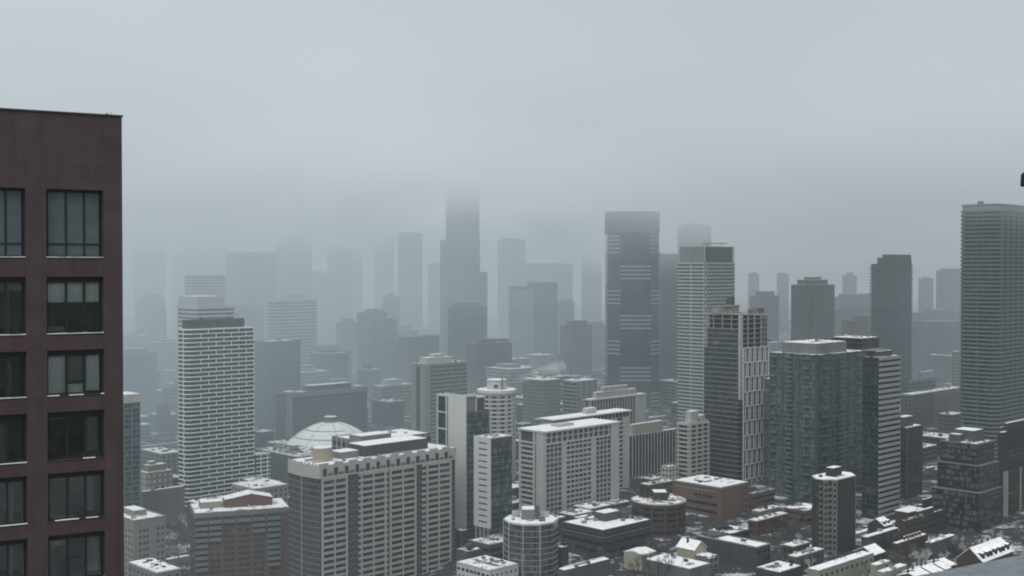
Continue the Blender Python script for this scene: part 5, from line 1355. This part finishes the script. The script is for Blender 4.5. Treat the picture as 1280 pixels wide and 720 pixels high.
for d0, d1, lab, cnt in zones:
    made = tries = 0
    while made < cnt and tries < 6000:
        tries += 1
        D = RF_.uniform(d0, d1); pxr = RF_.uniform(130, 1290); X = PX(pxr, D)
        if D < 760 and (pxr > 1010 or 780 < pxr < 905 or pxr < 240 or (pxr > 900 and D > 645)): continue
        k = 1 + (D - 560) / 1500
        w, d = RF_.uniform(9, 22) * k, RF_.uniform(9, 20) * k; hh = RF_.choice((5, 6, 7) if D < 760 else (6, 8, 9, 11) if D < 1100 else (6, 8, 9, 11, 14, 18)) * (.8 + .35 * k)
        if 'mid-rise' in lab: w, d, hh = RF_.uniform(18, 45), RF_.uniform(18, 40), RF_.uniform(18, 52)
        c = corners(X, D, w, d); big = corners(X - UG[0] * 2 - VG[0] * 2, D - UG[1] * 2 - VG[1] * 2, w + 4, d + 4)
        if any(cross(big, f) for f in FOOT): continue
        FOOT.append(c); made += 1; nfill += 1
        o = empty('lowrise', lab, 'building', (X, D, min(GZ(q[0]) for q in c)), radians(44), lab + 's')
        m = RF_.choice(fm[:1] + fm[4:] if D < 800 else fm)
        if 'mid-rise' in lab:
            m = RF_.choice((F1, F2, F3, F5, F6, F1))
            link('roof_house', MB().box(w * .2, d * .2, hh, w * RF_.uniform(.5, .8), d * .8, hh + RF_.uniform(3, 7)).mesh('roof_house', m), o)
        link('wall', MB().box(0, 0, 0, w, d, hh).mesh('wall', m), o)
        link('snow_cap', MB().box(.3, .3, hh, w - .3, d - .3, hh + .25).mesh('snow_cap', RF_.choice((SNOW, SNOWP, SNOWP, SNOWT))), o)
        if D < 1500 and 'mid-rise' not in lab:
            for f in range(int(hh / 3.2)):
                z = hh - 2.6 - f * 3.2
                if z < .4: break
                link('window_row', MB().box(.6, -.05, z, w - .6, .0, z + 1.3).mesh('window_row', GLD), o)
                link('window_row', MB().box(-.05, .6, z, .0, d - .6, z + 1.3).mesh('window_row', GLD), o)
        for i in range(RF_.randrange(1, 4)):
            x, y = w * RF_.uniform(.2, .8), d * RF_.uniform(.2, .8); q = RF_.uniform(.8, 2.4)
            link('rooftop_unit', MB().box(x - q, y - q * .7, hh, x + q, y + q * .7, hh + q * 1.1).mesh('rooftop_unit', RF_.choice((m, CONC, METAL))), o)

# =================================================================== ground, streets
m, nt, nn, ln = mat_new('winter ground')
pos = POS(nt); f = MR(nt, M(nt, 'ADD', M(nt, 'MULTIPLY', NOISE(nt, pos, .06, 5, .65), .7), M(nt, 'MULTIPLY', NOISE(nt, pos, .5, 4), .3)), .515, .585)
PRIN(nt, MIX(nt, f, (.032, .033, .034), (.42, .43, .44)), .85, .2)
gx = [-9000, -70, -60, -50, -40, -30, -20, -10, 0, 10, 9000]; gm = MB()
gm.v = [(x, y, GZ(x)) for x in gx for y in (-600, 12000)]; gm.f = [(2 * i, 2 * i + 2, 2 * i + 3, 2 * i + 1) for i in range(len(gx) - 1)]
struct(link('ground', gm.mesh('ground', m)))
ASPH = masonry('wet asphalt', (.05, .052, .054), .25, .6); SLUSH = snowmat('slushy pavement', .6, (.09, .09, .09), .4)
def strip(name, axis, off, half, z0, z1, m, lo, hi):
    A, B = (UG, VG) if axis == 'u' else (VG, UG)
    run = None; t = lo; rz = 0
    while t <= hi:
        px_ = [A[0] * t + B[0] * (off + e) for e in (-half, half)]
        ok = (min(px_) > 10 or max(px_) < -70) and (run is None or GZ(px_[0]) == rz)
        ok = ok and all(free((A[0] * t + B[0] * (off + e), A[1] * t + B[1] * (off + e)), 1.5) for e in (-half, 0, half))
        if ok and run is None: run = t; rz = GZ(px_[0])
        if (not ok or t >= hi) and run is not None:
            if t - run > 30:
                c = [(A[0] * a + B[0] * (off + e), A[1] * a + B[1] * (off + e)) for a, e in ((run, -half), (t - 6, -half), (t - 6, half), (run, half))]
                if axis != 'u': c = c[::-1]
                struct(link(name, MB().prism(c, rz + z0, rz + z1).mesh(name, m)))
            run = None
        t += 6
for i in range(9):
    strip('road', 'u', 60 + 125 * i, 5, -.2, .006 + .0005 * i, ASPH, 150, 1500); strip('pavement', 'u', 60 + 125 * i + 6.6, 1.5, -.2, .13, SLUSH, 150, 1500)
    strip('road', 'v', 240 + 150 * i, 5.5, -.2, .014 + .0005 * i, ASPH, -200, 1300)

# =================================================================== steam
def steam(label, px, py, D, L, r0, r1, dens):
    m, nt, nn, ln = mat_new('steam')
    dn = M(nt, 'MULTIPLY', MR(nt, NOISE(nt, POS(nt), .16, 3), .42, .62), dens)
    a = N(nt, 'ShaderNodeVolumeAbsorption'); a.inputs['Color'].default_value = (0, 0, 0, 1); ln.new(dn, a.inputs['Density'])
    e = N(nt, 'ShaderNodeEmission'); e.inputs[0].default_value = (.44, .49, .515, 1); ln.new(dn, e.inputs[1])  # steam glows by itself instead of scattering light
    ad = N(nt, 'ShaderNodeAddShader'); ln.new(a.outputs[0], ad.inputs[0]); ln.new(e.outputs[0], ad.inputs[1])
    o = N(nt, 'ShaderNodeOutputMaterial'); ln.new(ad.outputs[0], o.inputs['Volume'])
    mb = MB(); n, k = 14, 12; X, z = PX(px, D, py), zz(py, D); rd = random.Random(int(px))
    for i in range(n + 1):
        t = i / n; cx, cz, r = X + L * t, z + L * (.34 * t ** .6) * 1.0, (r0 + (r1 - r0) * t) * rd.uniform(.8, 1.15) * (1 if 0 < i < n else .25)
        mb.v += [(cx, D + 2 + 8 * t + r * cos(2 * pi * j / k), cz + r * sin(2 * pi * j / k)) for j in range(k)]
    for i in range(n):
        for j in range(k): mb.f.append((i * k + j, i * k + (j + 1) % k, (i + 1) * k + (j + 1) % k, (i + 1) * k + j))
    mb.f += [tuple(range(k))[::-1], tuple(n * k + j for j in range(k))]
    s = link('steam_plume', mb.mesh('steam_plume', m)); s['label'] = label; s['category'] = 'steam'; s['kind'] = 'stuff'
steam('thin pale steam drifting right from behind the round white tower roof', 626, 488, 790, 44, 1.2, 6.5, .075)
# =================================================================== haze, cloud, light, camera
def haze():
    m, nt, nn, ln = mat_new('haze')
    pos = POS(nt); s = N(nt, 'ShaderNodeSeparateXYZ'); ln.new(pos, s.inputs[0]); x, y, z = s.outputs
    # ground haze: thicker far off and toward the left, where a snow shower hangs
    dist = MR(nt, y, 480, 1050, 0, 1, True)
    left = MR(nt, M(nt, 'DIVIDE', x, M(nt, 'MAXIMUM', y, 300)), .30, -.22, 0.52, 1.32, True)
    mp = N(nt, "ShaderNodeMapping"); ln.new(pos, mp.inputs[0]); mp.inputs['Scale'].default_value = (.0030, .0030, .007)
    n = NOISE(nt, mp.outputs[0], 1.0, 4.0, .56)
    low = M(nt, 'MULTIPLY', M(nt, 'MULTIPLY_ADD', dist, LOW[1], LOW[0]), M(nt, 'MULTIPLY', left, MR(nt, n, .32, .68, .45, 1.55)))
    zb = M(nt, 'MULTIPLY_ADD', M(nt, 'SUBTRACT', n, .5), -190.0, z)
    dr = M(nt, 'DIVIDE', x, M(nt, 'MAXIMUM', y, 300))
    gap = M(nt, 'MULTIPLY', M(nt, 'MULTIPLY', MR(nt, dr, -.13, -.06, 0, 1, True), MR(nt, dr, -.01, .05, 1, 0, True)), MR(nt, y, 1100, 1600, 0, 1, True))
    zb = M(nt, 'MULTIPLY_ADD', gap, -66.0, zb)
    sag = M(nt, 'MULTIPLY', M(nt, 'MULTIPLY', MR(nt, dr, .03, .08, 0, 1, True), MR(nt, dr, .15, .22, 1, 0, True)), MR(nt, y, 900, 1100, 0, 1, True))
    zb = M(nt, 'MULTIPLY_ADD', sag, 26.0, zb)
    cl = M(nt, 'MULTIPLY', MR(nt, zb, CL[0], CL[1], 0, 1, True), MR(nt, M(nt, 'DIVIDE', x, M(nt, 'MAXIMUM', y, 300)), -.3, .4, 1.2, .75))
    cl = M(nt, 'MULTIPLY', cl, MR(nt, y, 250, 1300, .35, 1.0))
    dens = M(nt, 'MULTIPLY_ADD', cl, CL[2], low)
    # emission in place of scattered light: dull under the deck, brighter up in it
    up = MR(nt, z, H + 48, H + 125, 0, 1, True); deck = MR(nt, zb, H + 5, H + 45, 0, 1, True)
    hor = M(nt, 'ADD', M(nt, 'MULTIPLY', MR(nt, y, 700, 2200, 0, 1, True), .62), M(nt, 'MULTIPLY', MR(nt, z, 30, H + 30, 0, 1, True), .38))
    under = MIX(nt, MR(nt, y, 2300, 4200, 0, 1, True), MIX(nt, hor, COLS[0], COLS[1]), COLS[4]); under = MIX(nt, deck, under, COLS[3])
    side = M(nt, 'MULTIPLY', MR(nt, x, -250, 250, 1.09, .95), MR(nt, n, .3, .7, .90, 1.10))  # left side and random patches of the glow made brighter
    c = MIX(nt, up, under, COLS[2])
    a = N(nt, 'ShaderNodeVolumeAbsorption'); a.inputs['Color'].default_value = (0, 0, 0, 1); ln.new(dens, a.inputs['Density'])
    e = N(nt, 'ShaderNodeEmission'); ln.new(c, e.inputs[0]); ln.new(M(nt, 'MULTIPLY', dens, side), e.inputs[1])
    ad = N(nt, 'ShaderNodeAddShader'); ln.new(a.outputs[0], ad.inputs[0]); ln.new(e.outputs[0], ad.inputs[1])
    o = N(nt, 'ShaderNodeOutputMaterial'); ln.new(ad.outputs[0], o.inputs['Volume'])
    m.cycles.volume_step_rate = STEP
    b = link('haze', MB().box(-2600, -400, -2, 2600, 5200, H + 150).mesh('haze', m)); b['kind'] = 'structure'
LOW = (.00019, .00088); CL = (H + 22, H + 95, .0100); STEP = 0.6
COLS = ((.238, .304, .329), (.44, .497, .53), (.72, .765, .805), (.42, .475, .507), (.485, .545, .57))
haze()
w = bpy.data.worlds.new('World'); S.world = w; w.use_nodes = True
nt = w.node_tree; bg = nt.nodes['Background']; sk = nt.nodes.new('ShaderNodeTexSky'); sk.sky_type = 'NISHITA'; sk.sun_disc = False
sk.sun_elevation = radians(60); sk.sun_rotation = radians(200); sk.dust_density = 4
hs = nt.nodes.new('ShaderNodeHueSaturation'); hs.inputs['Saturation'].default_value = .35; nt.links.new(sk.outputs[0], hs.inputs['Color'])
nt.links.new(hs.outputs[0], bg.inputs[0]); bg.inputs[1].default_value = .15
sl = bpy.data.lights.new('sun', 'SUN'); sl.energy = 2.4; sl.angle = radians(60); sl.color = (1, .985, .96)
so = bpy.data.objects.new('sun', sl); COL.objects.link(so); so.rotation_euler = (radians(30), 0, radians(-20))
cd = bpy.data.cameras.new('camera'); cam = bpy.data.objects.new('camera', cd); COL.objects.link(cam)
cam.location = (0, 0, H); cam.rotation_euler = (pi / 2 - TH, 0, 0); cd.sensor_width = 36; cd.lens = 36 * F / 1280; cd.clip_start = .1; cd.clip_end = 20000
S.camera = cam
S.view_settings.view_transform = 'Standard'; S.view_settings.look = 'None'; S.view_settings.exposure = 0; S.view_settings.gamma = 1
S.cycles.max_bounces = 4; S.cycles.diffuse_bounces = 2; S.cycles.glossy_bounces = 2; S.cycles.transmission_bounces = 2; S.cycles.transparent_max_bounces = 8; S.cycles.volume_bounces = 0
S.cycles.volume_max_steps = 256; S.cycles.use_denoising = True; S.cycles.filter_width = 2.0
print('trees', ntree, 'fill', nfill, 'objects', len(bpy.data.objects))
